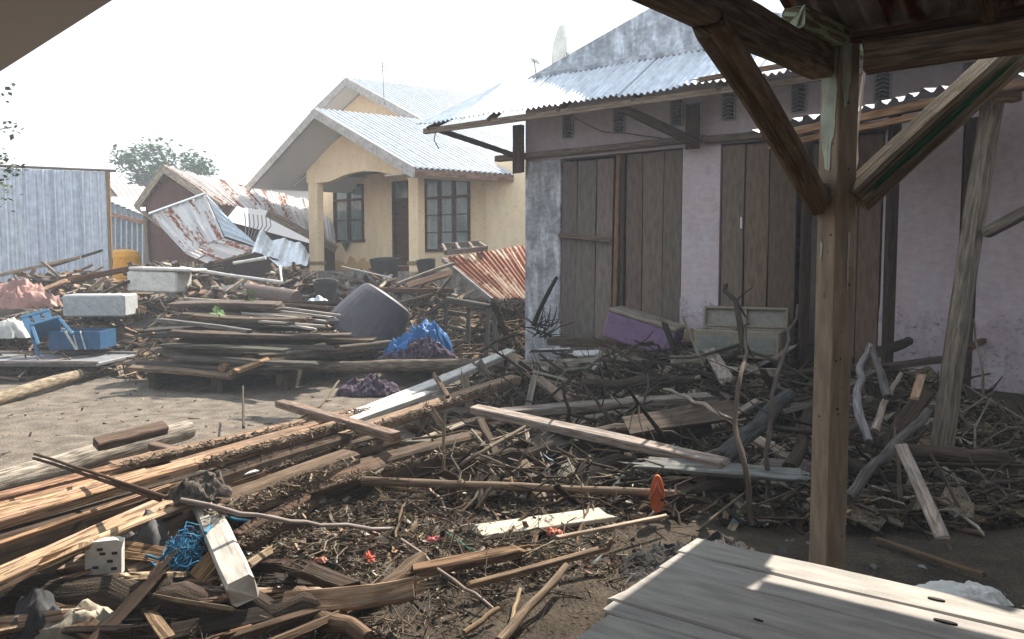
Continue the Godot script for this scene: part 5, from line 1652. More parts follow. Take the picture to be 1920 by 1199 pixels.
	var cw = Color(0.31, 0.275, 0.225)
	box(m, Vector3(-0.40, 0, -0.24), Vector3(0.40, 0.04, 0.24), cw, 0.01)
	box(m, Vector3(-0.40, 0.04, 0.19), Vector3(0.40, 0.34, 0.24), cw, 0.012)
	box(m, Vector3(-0.40, 0.04, -0.24), Vector3(0.40, 0.34, -0.19), cw, 0.012)
	box(m, Vector3(-0.40, 0.04, -0.19), Vector3(-0.35, 0.34, 0.19), cw, 0.012)
	box(m, Vector3(0.35, 0.04, -0.19), Vector3(0.40, 0.34, 0.19), cw, 0.012)
	part("body", m.mesh(), "foam", o)
	m = Collector.new()
	for q in [[-0.41, 0.345, -0.385, 0.61], [0.385, 0.345, 0.41, 0.61], [-0.385, 0.345, 0.385, 0.375], [-0.385, 0.58, 0.385, 0.61], [-0.02, 0.375, 0.02, 0.58]]:
		box(m, Vector3(q[0], q[1], -0.27), Vector3(q[2], q[3], -0.19), Color(0.33, 0.29, 0.235), 0.006)
	box(m, Vector3(-0.385, 0.375, -0.268), Vector3(0.385, 0.58, -0.24), Color(0.36, 0.35, 0.33))
	part("lid", m.mesh(), "foam", o)
	for q in [[-0.36, -0.03], [0.03, 0.36]]:
		m = Collector.new()
		box(m, Vector3(q[0], 0.06, 0.241), Vector3(q[1], 0.26, 0.25), Color(0.24, 0.26, 0.25), 0.004)
		part("front_panel", m.mesh(), "foam", o)
	# leafy sprigs on the stack
	for q in [[Vector3(-3.711, 0.961, -10.1), 5, 0.16, "broad green leaf shoot growing out of the dark stack"], [Vector3(-3.676, 1.101, -11.2), 7, 0.11, "small pale leaf shoot at the back of the dark stack"]]:
		var sp = thing("leaf_shoot", q[3], "plant", q[0])
		m = Collector.new()
		tube(m, [Vector3(0, -0.1, 0), Vector3(0.02, 0.06, 0.02), Vector3(0.0, 0.14, 0.03)], 0.006, Color(0.12, 0.18, 0.06), 5)
		part("stem", m.mesh(), "leaf", sp)
		for i in q[1]:
			m = Collector.new()
			leaf_cluster(m, Vector3(rnd(-0.06, 0.06), rnd(-0.1, 0.16), rnd(0, 0.06)), 1, Vector3(0.02, 0.02, 0.02), q[2], Color(0.16, 0.27, 0.09), 0.2)
			part("leaf", m.mesh(), "leaf", sp)

# the thing nearest to a spot, for telling apart things that look alike
func near(p: Vector3):
	var best = ""
	var far = 1e9
	for q in [[Vector3(2.48, 0.6, -8.643), "the open cooler"], [Vector3(1.478, 0.66, -9.195), "the purple foam box"], [Vector3(1.37, 0, -3.4), "the canopy post"], [Vector3(3.044, 0, -5.631), "the leaning post"], [Vector3(0.592, 0.4, -5.482), "the slanting grey rail"], [Vector3(1.286, 0.3, -4.999), "the blue-grey curved board"], [Vector3(1.387, 0.1, -4.51), "the tall sapling"], [Vector3(-0.013, 0.5, -9.972), "the white beam's far end"], [Vector3(1.073, 0.5, -8.886), "the rope-bound log"], [Vector3(0.852, 0.14, -4.611), "the orange sandal"], [Vector3(0.163, 0.15, -4.359), "the flat pale plank"], [Vector3(-1.156, 0.2, -3.345), "the white post"], [Vector3(-0.738, 0.1, -4.006), "the red snack wrapper"], [Vector3(2.375, 0.4, -4.614), "the white angle strip"], [Vector3(3.325, 0.6, -7.283), "the curved pale branch"], [Vector3(-0.506, 0.3, -5.759), "the upright cane"], [Vector3(2.631, 0.5, -5.741), "the sunlit peeled branch"], [Vector3(-1.591, 0.42, -4.007), "the grey palm husk"], [Vector3(-1.527, 0.3, -3.642), "the blue rope"], [Vector3(-2.922, 0.2, -5.684), "the bleached log"], [Vector3(-1.305, 0.4, -6.048), "the crosswise brown batten"], [Vector3(-1.916, 0.36, -3.343), "the fresh-split beam"], [Vector3(-1.275, 0.2, -4.209), "the broken beam end"], [Vector3(-0.687, 0.4, -6.376), "the sand-covered beam"], [Vector3(-1.287, 0.3, -4.748), "the litter-covered beam"], [Vector3(-0.904, 0.3, -5.135), "the tilted brown plank"], [Vector3(0, 0.25, -4.751), "the long brown pole"], [Vector3(1.207, 0.5, -6.18), "the broad dark board"], [Vector3(0.512, 0.45, -7.624), "the worn leaning board"], [Vector3(2.051, 0.4, -5.847), "the dark blue-grey log"], [Vector3(2.965, 0.35, -5.22), "the dark round log"], [Vector3(-0.442, 0.4, -7.299), "the long white beam"]]:
		var dd = (q[0] - p).length()
		if dd < far:
			far = dd; best = q[1]
	return best

func foreground():
	var m := Collector.new()
	var o
	# ----- left foreground: long beams and splintered timber -----
	pole(Vector3(-3.555, 0.1, -5.24), Vector3(-2.881, 0.13, -7.022), 0.095, 0.085, Color(0.60, 0.56, 0.51), "thick bleached white log at the edge of the sand", "", 0.008, "driftwood_log")
	plank(Vector3(-3.075, 0.27, -5.821), Vector3(-2.771, 0.3, -6.271), 0.11, 0.075, Color(0.20, 0.155, 0.13), "short dark grey block resting on the bleached log", "", 0.4, "wood", 0.02)
	plank(Vector3(-2.546, 0.3, -5.622), Vector3(-2.06, 0.28, -5.389), 0.07, 0.05, Color(0.27, 0.21, 0.19), "short grey batten lying crosswise by the bleached log", "", 0.1)
	# the raft: thin planks over a tall dark beam
	var raft = "planks of the splintered raft"
	plank(Vector3(-3.011, 0.26, -4.346), Vector3(-2.151, 0.26, -6.009), 0.10, 0.04, Color(0.42, 0.29, 0.21), "thin reddish plank beside the bleached log", raft, 0.05, "split_wood", 0.08, 0.003)
	plank(Vector3(-2.81, 0.3, -4.052), Vector3(-2.201, 0.3, -5.163), 0.07, 0.04, Color(0.48, 0.34, 0.24), "narrow split plank left of the orange beam top", raft, 0.1, "split_wood", 0.08, 0.004)
	plank(Vector3(-2.407, 0.36, -4.871), Vector3(-1.21, 0.38, -6.651), 0.15, 0.04, Color(0.40, 0.305, 0.235), "broad sandy plank at the far end of the raft", raft, 0.03, "wood", 0.08, 0.003)
	plank(Vector3(-2.044, 0.38, -4.793), Vector3(-1.298, 0.39, -6.315), 0.09, 0.04, Color(0.36, 0.265, 0.20), "cracked brown plank between the sandy one and the dark beam", raft, 0.05, "wood", 0.08, 0.003)
	plank(Vector3(-2.395, 0.44, -3.381), Vector3(-1.796, 0.43, -4.724), 0.11, 0.05, Color(0.54, 0.415, 0.31), "bright orange splintered plank on the dark beam", raft, 0.12, "split_wood", 0.12, 0.004)
	plank(Vector3(-2.525, 0.43, -3.57), Vector3(-2.092, 0.43, -4.349), 0.05, 0.04, Color(0.70, 0.58, 0.45), "thin pale split strip on the orange plank", raft, 0.4, "split_wood", 0.12, 0.004)
	plank(Vector3(-1.824, 0.43, -4.646), Vector3(-1.238, 0.42, -5.827), 0.13, 0.05, Color(0.40, 0.30, 0.225), "sandy brown plank continuing the orange one", raft, 0.08, "wood", 0.08, 0.003)
	plank(Vector3(-2.254, 0.4, -3.175), Vector3(-1.846, 0.4, -4.254), 0.022, 0.03, Color(0.50, 0.365, 0.26), "narrow orange splinter along the dark beam face", raft, 0.3, "split_wood", 0.12, 0.006)
	plank(Vector3(-2.378, 0.43, -3.356) - Vector3(0, 0.19, -0.02), Vector3(-1.194, 0.42, -5.749) - Vector3(0, 0.19, -0.02), 0.14, 0.30, Color(0.13, 0.105, 0.085), "tall dark beam carrying the splintered raft", "", 0.0, "wood", 0.05, 0.001)
	plank(Vector3(-2.105, 0.33, -3.014), Vector3(-1.762, 0.36, -4.152), 0.10, 0.055, Color(0.55, 0.455, 0.36), "pale fresh-split beam slanting up from the lower left corner", "", 0.2, "split_wood", 0.1, 0.003)
	plank(Vector3(-1.916, 0.36, -3.343), Vector3(-1.574, 0.38, -4.142), 0.035, 0.035, Color(0.66, 0.56, 0.43), "torn pale splinter along the fresh-split beam", "", 0.5, "split_wood", 0.15, 0.008)
	plank(Vector3(-2.237, 0.2, -3.2), Vector3(-1.758, 0.2, -4.46), 0.10, 0.18, Color(0.115, 0.095, 0.08), "black sodden beam under the fresh-split beam", "", 0.1, "wood", 0.05, 0.003)
	# thin rods over the beams
	for q in [[Vector3(-2.717, 0.52, -4.485), Vector3(-1.554, 0.55, -3.532), "upper of the thin brown rods crossing the left beams"], [Vector3(-2.713, 0.5, -4.466), Vector3(-1.598, 0.53, -3.566), "lower of the thin brown rods crossing the left beams"]]:
		pole(q[0], q[1], 0.008, 0.010, Color(0.22, 0.155, 0.125), q[2], "thin rods over the left beams", 0.004, "thin_rod")
	branch([Vector3(-1.548, 0.5, -3.666), Vector3(-1.339, 0.46, -3.648), Vector3(-1.135, 0.4, -3.708), Vector3(-0.955, 0.3, -3.9), Vector3(-0.644, 0.18, -4.208)], 0.013, 0.010, Color(0.58, 0.52, 0.52), "long thin pale cane running right from the fresh-split beam")
	# white post and what lies round it
	plank(Vector3(-1.644, 0.36, -4.161), Vector3(-1.14, 0.22, -3.297), 0.12, 0.10, Color(0.70, 0.66, 0.60), "stout white post lying towards the camera", "", 0.3, "worn_wood", 0.02, 0.003)
	m = Collector.new()
	heap(m, Vector3(-1.591, 0.42, -4.007), Vector3(0.15, 0.10, 0.11), 0.08, 1.3, 71, Color(0.20, 0.185, 0.175), 0.4, 20)
	single("grey_husk", m, "bark", "crumpled grey palm husk at the upper end of the white post", "husk")
	m = Collector.new()
	var rope = Color(0.025, 0.15, 0.26)
	var base = Vector3(-1.527, 0.3, -3.642)
	for k in 42:
		var pts = []
		var c = base + Vector3(rnd(-0.05, 0.05), rnd(-0.12, 0.03), rnd(-0.06, 0.06))
		var ax = jit(1.0).normalized()
		var bx = ax.cross(jit(1.0)).normalized()
		var rr = rnd(0.02, 0.075)
		for i in 12:
			var an = TAU * i / 10.0
			pts.append(c + ax * cos(an) * rr + bx * sin(an) * rr * rnd(0.6, 1.1) + jit(0.012))
		tube(m, pts, 0.0026, shade(rope, 0.5), 5)
	tube(m, [base + Vector3(-0.05, 0, 0), Vector3(-1.609, 0.25, -3.572), Vector3(-1.731, 0.24, -3.667), Vector3(-1.658, 0.2, -3.624), Vector3(-1.616, 0.16, -3.61)], 0.008, rope, 6)
	for k in 9: tube(m, [base + jit(0.04), base + Vector3(rnd(-0.12, 0.08), -0.12, rnd(0.02, 0.15)), base + Vector3(rnd(-0.16, 0.1), -0.22, rnd(0.08, 0.24))], 0.004, shade(rope, 0.3), 5)
	tube(m, [base + Vector3(0.1, 0.05, 0), Vector3(-1.511, 0.32, -4.042), Vector3(-1.412, 0.3, -3.992), Vector3(-1.337, 0.28, -4.027), Vector3(-1.309, 0.24, -4.005)], 0.009, rope, 6)
	single("blue_rope", m, "plain", "tangle of frayed blue rope beside the white post", "rope")
	o = thing("white_foam_piece", "small white foam piece with dark holes below the fresh-split beam", "foam piece", Vector3(-1.817, 0.22, -3.484), 0.2)
	m = Collector.new()
	plate(m, [Vector3(-0.075, 0.0, 0.03), Vector3(0.05, -0.02, 0.03), Vector3(0.075, 0.0, 0.03), Vector3(0.08, 0.15, 0.03), Vector3(0.06, 0.16, 0.03), Vector3(-0.07, 0.155, 0.03)], Vector3(0, 0, 1), 0.05, Color(0.74, 0.72, 0.68))
	part("slab", m.mesh(), "foam", o)
	m = Collector.new()
	for q in [[-0.01, 0.12], [0.03, 0.065], [0.0, 0.1], [0.045, 0.03], [-0.03, 0.04], [0.05, 0.1]]:
		box(m, Vector3(q[0] - 0.012, q[1] - 0.006, 0.0305), Vector3(q[0] + 0.012, q[1] + 0.007, 0.032), Color(0.03, 0.03, 0.03))
	var hl = part("hole", m.mesh(), "plain", o)
	hl.set_meta("kind", "stuff")
	for q in [[Vector3(-1.798, 0.24, -3.795), Vector3(0.26, 0.15, 0.2), Color(0.17, 0.16, 0.155), "dark grey stone wedged under the fresh-split beam"], [Vector3(-1.752, 0.1, -3.149), Vector3(0.26, 0.12, 0.18), Color(0.52, 0.45, 0.34), "pale sandy stone at the lower left edge"], [Vector3(-1.921, 0.1, -3.196), Vector3(0.22, 0.15, 0.2), Color(0.10, 0.10, 0.10), "dark block at the lower left corner"]]:
		m = Collector.new()
		heap(m, q[0], q[1] * Vector3(0.6, 1, 0.6), 0.004, 1.2, rng.randi() % 99, q[2], rnd(0, 3), 12, 3.5)
		single("stone", m, "concrete", q[3], "stone")
	plank(Vector3(-1.807, 0.16, -3.597), Vector3(-1.642, 0.2, -3.76), 0.10, 0.08, Color(0.36, 0.29, 0.22), "broken squared stump between the foam piece and the rope", "", 0.2, "wood", 0.04)
	plank(Vector3(-1.66, 0.14, -3.584), Vector3(-1.353, 0.15, -3.585), 0.07, 0.04, Color(0.50, 0.40, 0.30), "small flat brown board below the blue rope", "", 0.1, "wood", 0.03)
	plank(Vector3(-1.436, 0.17, -3.572), Vector3(-1.376, 0.24, -3.632), 0.10, 0.025, Color(0.56, 0.42, 0.27), "torn bit of orange board leaning on the white post", "", 0.4, "split_wood", 0.04)
	plank(Vector3(-1.358, 0.2, -3.907), Vector3(-1.128, 0.26, -4.346), 0.07, 0.17, Color(0.17, 0.125, 0.10), "thick broken beam end standing on edge right of the white post", "", 0.2, "wood", 0.05, 0.004)
	pole(Vector3(-2.242, 0.12, -3.303), Vector3(-1.48, 0.14, -3.431), 0.13, 0.11, Color(0.10, 0.084, 0.072), "dark mossy log across the lower left corner", "", 0.035, "driftwood_log")
	pole(Vector3(-1.518, 0.12, -3.355), Vector3(-0.735, 0.1, -3.347), 0.10, 0.055, Color(0.11, 0.09, 0.076), "gnarled dark root across the bottom of the picture", "", 0.045, "driftwood_log")
	pole(Vector3(-0.949, 0.12, -3.466), Vector3(-0.577, 0.1, -3.107), 0.05, 0.035, Color(0.30, 0.21, 0.16), "reddish root running down out of the picture", "", 0.02, "driftwood_log")
	pole(Vector3(-0.735, 0.1, -3.347), Vector3(-0.448, 0.14, -3.863), 0.03, 0.045, Color(0.22, 0.17, 0.13), "bent brown branch in the sunlit litter", "", 0.02, "driftwood_log")
	# ----- middle foreground beams -----
	plank(Vector3(-1.58, 0.3, -4.079), Vector3(-1.033, 0.34, -5.004), 0.15, 0.16, Color(0.2, 0.16, 0.125), "broad litter-covered beam right of the white post", "", 0.0, "wood", 0.05, 0.003)
	plank(Vector3(-1.862, 0.24, -4.905), Vector3(-1.021, 0.28, -5.812), 0.09, 0.12, Color(0.16, 0.13, 0.105), "dark narrow beam next to the raft", "", 0.0, "wood", 0.06)
	plank(Vector3(-1.564, 0.22, -4.426), Vector3(-0.236, 0.28, -5.812), 0.13, 0.20, Color(0.15, 0.12, 0.098), "long dark beam through the middle of the wreckage", "", 0.1, "wood", 0.06, 0.003)
	plank(Vector3(-1.25, 0.26, -4.604), Vector3(-0.817, 0.32, -5.028), 0.12, 0.06, Color(0.20, 0.15, 0.115), "brown plank tilted against the long dark beam", "", 0.4)
	plank(Vector3(-1.737, 0.34, -4.66), Vector3(-1.595, 0.35, -4.807), 0.09, 0.012, Color(0.80, 0.80, 0.80), "white plastic strip caught on the dark narrow beam", "", 0.3, "plastic", 0.03)
	# white double beam pointing to the lilac house
	plank(Vector3(-1.339, 0.36, -6.207), Vector3(-0.013, 0.52, -9.791), 0.13, 0.07, Color(0.74, 0.72, 0.69), "long white painted beam pointing to the lilac house", "", 0.15, "worn_wood", 0.02, 0.002)
	plank(Vector3(-1.345, 0.36, -6.042), Vector3(-0.754, 0.42, -7.237), 0.09, 0.05, Color(0.72, 0.69, 0.66), "shorter white beam alongside the long white one", "", 0.1, "worn_wood", 0.05, 0.002)
	plank(Vector3(-1.38, 0.3, -5.673), Vector3(0.032, 0.46, -7.839), 0.13, 0.08, Color(0.40, 0.31, 0.24), "sand-covered beam below the white one", "", 0.1, "wood", 0.03, 0.003)
	plank(Vector3(-1.964, 0.42, -6.706), Vector3(-0.767, 0.46, -5.208), 0.085, 0.06, Color(0.36, 0.29, 0.255), "straight brown batten lying across the white beam", "", 0.1, "wood", 0.01, 0.001)
	plank(Vector3(-0.72, 0.56, -7.392), Vector3(-0.549, 0.46, -6.794), 0.04, 0.035, Color(0.20, 0.15, 0.12), "short stub sticking up from the white beam", "", 0.2)
	# beams on the shaded mound
	plank(Vector3(-0.298, 0.44, -6.324), Vector3(1.325, 0.36, -4.871), 0.11, 0.06, Color(0.44, 0.41, 0.40), "long grey rail slanting down through the shade", "", 0.15, "wood", 0.02, 0.002)
	plank(Vector3(-0.107, 0.4, -6.353), Vector3(1.654, 0.5, -6.555), 0.13, 0.06, Color(0.30, 0.29, 0.29), "grey board level behind the slanting rail", "", 0.1, "wood", 0.03, 0.003)
	plank(Vector3(0.808, 0.32, -5.083), Vector3(1.714, 0.34, -4.684), 0.12, 0.03, Color(0.26, 0.30, 0.32), "blue-grey curved board right of the slanting rail", "", 0.35, "wood", 0.06, 0.012)
	pole(Vector3(-0.917, 0.28, -4.797), Vector3(0.972, 0.24, -4.65), 0.030, 0.024, Color(0.42, 0.32, 0.255), "long straight brown pole across the middle foreground", "", 0.006)
	plank(Vector3(-0.209, 0.14, -4.256), Vector3(0.56, 0.16, -4.528), 0.15, 0.03, Color(0.62, 0.56, 0.46), "flat pale plank in the sunlit litter", "", 0.1, "worn_wood", 0.04, 0.002)
	plank(Vector3(-0.013, 0.5, -9.507), Vector3(0.477, 0.4, -6.954), 0.10, 0.05, Color(0.30, 0.25, 0.21), "worn board leaning down from the white beam's end", "", 0.2)
	plank(Vector3(0.835, 0.52, -8.188), Vector3(1.917, 0.74, -10.31), 0.03, 0.03, Color(0.50, 0.48, 0.50), "thin pale lath leaning up to the purple foam box", "", 0.0, "worn_wood", 0.01, 0.001)
	plank(Vector3(2.215, 0.74, -9.402), Vector3(1.95, 0.55, -7.22), 0.13, 0.04, Color(0.48, 0.47, 0.46), "grey driftwood slab leaning in front of the open cooler", "", 0.3, "wood", 0.06, 0.006)
	plank(Vector3(0.474, 0.62, -10.119), Vector3(2.221, 0.66, -8.959), 0.10, 0.10, Color(0.14, 0.115, 0.10), "dark beam on the ground before the purple foam box")
	pole(Vector3(-0.394, 0.52, -9.791), Vector3(0.776, 0.8, -12.91), 0.02, 0.012, Color(0.16, 0.13, 0.11), "thin curved stick before the concrete pillar", "", 0.03)
	for q in [[Vector3(0.251, 0.58, -9.361), Vector3(0.667, 0.58, -9.478), "white scrap of board left of the rope binding"], [Vector3(0.716, 0.55, -9.292), Vector3(0.999, 0.56, -9.314), "small white scrap right behind the rope binding"], [Vector3(1.677, 0.52, -8.273), Vector3(2.069, 0.52, -8.448), "white scrap under the end of the bound log"], [Vector3(2.221, 0.52, -8.273), Vector3(2.524, 0.5, -8.172), "white scrap between the driftwood slab and the sapling"]]:
		plank(q[0], q[1], 0.16, 0.02, Color(0.66, 0.68, 0.70), q[2], "white scraps by the bound log", rnd(-0.3, 0.3), "plastic", 0.05)
	branch([Vector3(1.216, 0.6, -6.344), Vector3(1.323, 0.6, -5.959), Vector3(1.348, 0.62, -5.264), Vector3(1.354, 0.64, -4.805)], 0.012, 0.018, Color(0.55, 0.48, 0.41), "pale twig reaching left from the upright sapling")
	branch([Vector3(1.387, 0.1, -4.51), Vector3(1.346, 0.42, -4.538), Vector3(1.349, 0.65, -4.788), Vector3(1.43, 0.92, -4.952), Vector3(1.833, 1.12, -6.258)], 0.02, 0.013, Color(0.20, 0.165, 0.15), "tall bare sapling standing before the open cooler", "", 4, "bare_sapling")
	branch([Vector3(1.738, 0.95, -5.892), Vector3(1.794, 1.2, -6.319), Vector3(2.216, 1.38, -8.275)], 0.03, 0.02, Color(0.09, 0.076, 0.066), "black broken limb above the open cooler", "", 3, "bare_sapling")
	branch([Vector3(1.533, 0.15, -4.702), Vector3(1.546, 0.45, -4.803), Vector3(1.637, 0.78, -4.988), Vector3(1.977, 1.05, -5.679), Vector3(2.442, 1.25, -6.827)], 0.018, 0.010, Color(0.19, 0.165, 0.16), "thin grey sapling between the cooler and the post", "", 3, "bare_sapling")
	pole(Vector3(-0.448, 0.6, -5.313), Vector3(-0.456, 0.22, -5.143), 0.010, 0.012, Color(0.36, 0.30, 0.21), "thin upright cane before the long dark beam", "", 0.004)
	branch([Vector3(0.097, 0.42, -5.749), Vector3(-0.145, 0.36, -5.363), Vector3(-0.319, 0.28, -5.242), Vector3(-0.446, 0.2, -5.178)], 0.013, 0.016, Color(0.40, 0.34, 0.28), "bent stick beside the upright cane")
	pole(Vector3(-2.817, 0.32, -8.299), Vector3(-2.139, 0.3, -6.292), 0.010, 0.012, Color(0.16, 0.14, 0.12), "thin stake standing in the raft by the sand", "", 0.003)
	branch([Vector3(-1.481, 0.6, -6.782), Vector3(-1.514, 0.48, -6.245), Vector3(-1.679, 0.38, -6.149), Vector3(-1.789, 0.34, -6.139)], 0.010, 0.012, Color(0.38, 0.33, 0.27), "slender stick leaning over the end of the raft")
	# uprooted shrub by the pillar
	var sh = thing("uprooted_shrub", "black uprooted shrub with tangled roots before the concrete pillar", "shrub", Vector3(0.38, 0.6, -10.325))
	m = Collector.new()
	var z = sh.position
	tube(m, [Vector3(0.249, 0.874, -9.3) - z, Vector3(0.311, 1.042, -9.3) - z, Vector3(0.432, 1.292, -9.25) - z, Vector3(0.515, 1.447, -9.2) - z], [0.03, 0.028, 0.026, 0.02], Color(0.07, 0.06, 0.052), 7, 0.08)
	part("stem", m.mesh(), "bark", sh)
	for k in 26:
		m = Collector.new()
		var st = Vector3(rnd(-0.12, 0.14), rnd(0.02, 0.2), rnd(-0.1, 0.1))
		var en = st + Vector3(rnd(-0.35, 0.4), rnd(-0.15, 0.35), rnd(-0.15, 0.25))
		tube(m, [st, st.lerp(en, 0.5) + jit(0.07), en], [0.012, 0.008, 0.004], Color(0.075, 0.064, 0.056), 5)
		part("root", m.mesh(), "bark", sh)
	# ----- lower middle: canes, sticks, plastic scraps -----
	branch([Vector3(-0.581, 0.16, -4.098), Vector3(-0.379, 0.15, -3.754), Vector3(-0.213, 0.13, -3.53), Vector3(-0.081, 0.1, -3.39)], 0.008, 0.007, Color(0.60, 0.50, 0.47), "thin straight pale cane slanting through the sunlit litter")
	branch([Vector3(-0.053, 0.1, -3.08), Vector3(0.068, 0.14, -3.31), Vector3(0.165, 0.18, -3.439), Vector3(0.252, 0.2, -3.624)], 0.022, 0.018, Color(0.36, 0.28, 0.22), "brown stick slanting up by the table edge")
	pole(Vector3(-0.011, 0.09, -3.217), Vector3(0.036, 0.14, -3.506), 0.010, 0.009, Color(0.60, 0.48, 0.34), "short yellow cane beside the brown stick", "", 0.003)
	pole(Vector3(-0.198, 0.08, -3.2), Vector3(-0.057, 0.12, -3.345), 0.013, 0.012, Color(0.42, 0.31, 0.22), "short brown stick at the bottom of the litter", "", 0.004)
	plank(Vector3(-0.421, 0.14, -3.739), Vector3(0.067, 0.17, -3.914), 0.07, 0.05, Color(0.30, 0.22, 0.16), "split brown branch below the flat pale plank", "", 0.2, "split_wood", 0.06)
	plank(Vector3(-0.194, 0.14, -3.548), Vector3(0.446, 0.2, -3.847), 0.03, 0.03, Color(0.34, 0.26, 0.19), "long dark lath under the split branch", "", 0.2)
	plank(Vector3(0.212, 0.24, -3.886), Vector3(0.86, 0.2, -4.364), 0.02, 0.02, Color(0.58, 0.50, 0.42), "thin pale lath by the orange sandal", "", 0.2)
	branch([Vector3(-0.974, 0.1, -4.202), Vector3(-1.058, 0.12, -4.314), Vector3(-1.09, 0.14, -4.389)], 0.016, 0.014, Color(0.12, 0.1, 0.09), "short dark twig right of the broken beam end")
	branch([Vector3(-1.263, 0.07, -3.769), Vector3(-1.072, 0.09, -3.923), Vector3(-0.855, 0.1, -4.044), Vector3(-0.65, 0.12, -4.146)], 0.016, 0.010, Color(0.16, 0.125, 0.10), "dark curving branch across the sunlit litter", "", 3)
	# sandal
	o = thing("orange_sandal", "orange rubber sandal standing on its edge by the thin lath", "sandal", Vector3(0.836, 0.18, -4.524), -0.2)
	m = Collector.new()
	var sol = []
	for i in 18:
		var an = TAU * i / 18.0
		sol.append(Vector3(sin(an) * (0.042 + 0.008 * cos(an)), 0.10 - cos(an) * 0.11, 0.012))
	plate(m, sol, Vector3(0, 0, 1), 0.024, Color(0.62, 0.14, 0.05))
	part("sole", m.mesh(), "plastic", o)
	m = Collector.new()
	tube(m, [Vector3(-0.035, 0.08, 0.012), Vector3(-0.012, 0.13, 0.045), Vector3(0, 0.17, 0.02)], 0.007, Color(0.50, 0.13, 0.06), 6)
	tube(m, [Vector3(0.035, 0.08, 0.012), Vector3(0.012, 0.13, 0.045), Vector3(0, 0.17, 0.02)], 0.007, Color(0.50, 0.13, 0.06), 6)
	part("strap", m.mesh(), "plastic", o)
	# small plastic scraps scattered on the litter
	var bits = [[690, 1045, Color(0.55, 0.07, 0.03), "red snack wrapper in the middle of the sunlit litter"], [815, 1020, Color(0.62, 0.10, 0.12), "red and white wrapper near the thin cane"], [635, 1085, Color(0.75, 0.78, 0.82), "white crumpled wrapper on the litter"], [605, 1105, Color(0.72, 0.70, 0.68), "pale scrap of paper below the white wrapper"], [1038, 1010, Color(0.55, 0.12, 0.05), "orange plastic strip below the flat pale plank"], [1018, 962, Color(0.6, 0.22, 0.06), "small orange scrap above the flat pale plank"], [1160, 960, Color(0.10, 0.32, 0.45), "light blue plastic scrap behind the flat plank's end"], [1385, 975, Color(0.16, 0.36, 0.52), "pale blue plastic scrap at the foot of the sapling"], [905, 955, Color(0.55, 0.16, 0.10), "reddish leaf-like scrap behind the flat pale plank"], [600, 1055, Color(0.60, 0.22, 0.14), "rust-red scrap left of the red wrapper"], [1020, 1160, Color(0.78, 0.68, 0.54), "cream torn carton by the table edge"], [980, 960, Color(0.7, 0.72, 0.75), "white bottle shard above the flat plank"], [1150, 740, Color(0.45, 0.14, 0.07), "small red-brown fruit on the shaded mound"], [1108, 1008, Color(0.5, 0.45, 0.38), "folded tan carton flap standing by the thin lath"]]
	for q in bits:
		m = Collector.new()
		var p0 = ground_pixel(q[0], q[1])
		var tone: Color = q[2]
		heap(m, p0 + Vector3(0, 0.045, 0), Vector3(rnd(0.035, 0.055), rnd(0.02, 0.035), rnd(0.02, 0.035)), 0.03, 1.6, rng.randi() % 999, tone, rnd(0, 3), 9, 2.0)
		single("litter_scrap", m, "plastic", q[3], "litter")
	branch([Vector3(-0.356, 0.13, -4.285), Vector3(-0.222, 0.12, -4.067), Vector3(-0.122, 0.11, -3.98)], 0.005, 0.005, Color(0.18, 0.50, 0.42), "thin turquoise cord in the litter below the flat plank", "", 0, "turquoise_cord")
	# black tarpaulin between litter and table
	m = Collector.new()
	heap(m, Vector3(0.901, 0.02, -3.996), Vector3(0.46, 0.17, 0.26), 0.12, 0.8, 83, Color(0.09, 0.09, 0.095), 0.5, 30)
	single("black_tarpaulin", m, "bark", "dark muddy tarpaulin heaped at the corner of the table", "tarpaulin")
	# white sack behind the table
	m = Collector.new()
	heap(m, Vector3(2.112, 0.02, -3.67), Vector3(0.20, 0.09, 0.13), 0.03, 0.8, 91, Color(0.66, 0.67, 0.68), -0.4, 24)
	single("white_sack", m, "plastic", "dirty white sack lying behind the table at right", "sack")
	# ----- right: driftwood and debris in the shade between the posts -----
	branch([Vector3(2.366, 0.42, -5.227), Vector3(2.451, 0.6, -5.618), Vector3(2.681, 0.8, -6.128), Vector3(2.868, 0.94, -6.372)], 0.032, 0.026, Color(0.42, 0.41, 0.46), "curved pale branch with dark scars right of the post", "", 0, "driftwood_branch")
	branch([Vector3(2.906, 0.94, -6.456), Vector3(2.707, 0.8, -5.826), Vector3(2.657, 0.66, -5.602)], 0.026, 0.03, Color(0.24, 0.23, 0.24), "grey forked branch meeting the curved pale one", "", 0, "driftwood_branch")
	branch([Vector3(2.489, 0.45, -5.423), Vector3(2.781, 0.64, -5.839), Vector3(2.927, 0.78, -5.972)], 0.028, 0.014, Color(0.62, 0.54, 0.48), "sunlit peeled branch between the two timber posts", "", 0, "driftwood_branch")
	plank(Vector3(2.849, 0.66, -5.602), Vector3(3.079, 0.76, -5.971), 0.06, 0.02, Color(0.55, 0.40, 0.30), "small sunlit chip of board beside the peeled branch")
	branch([Vector3(1.981, 0.22, -4.631), Vector3(2.218, 0.38, -4.819), Vector3(2.522, 0.48, -5.116), Vector3(2.823, 0.6, -5.372)], 0.04, 0.028, Color(0.20, 0.185, 0.19), "stout grey branch crossing behind the post", "", 2, "driftwood_branch")
	m = Collector.new()
	var ang = [Vector3(2.367, 0.5, -4.8), Vector3(2.139, 0.24, -3.886)]
	board(m, ang[0], ang[1], 0.07, 0.012, Color(0.40, 0.37, 0.36), 0.2, 0.01, 0.001, 5)
	board(m, ang[0] + Vector3(0.036, -0.03, 0), ang[1] + Vector3(0.036, -0.03, 0), 0.012, 0.06, Color(0.42, 0.41, 0.36), 0.2, 0.01, 0.001, 5)
	single("metal_angle", m, "wood", "white angle strip hanging down right of the grey branch", "strip")
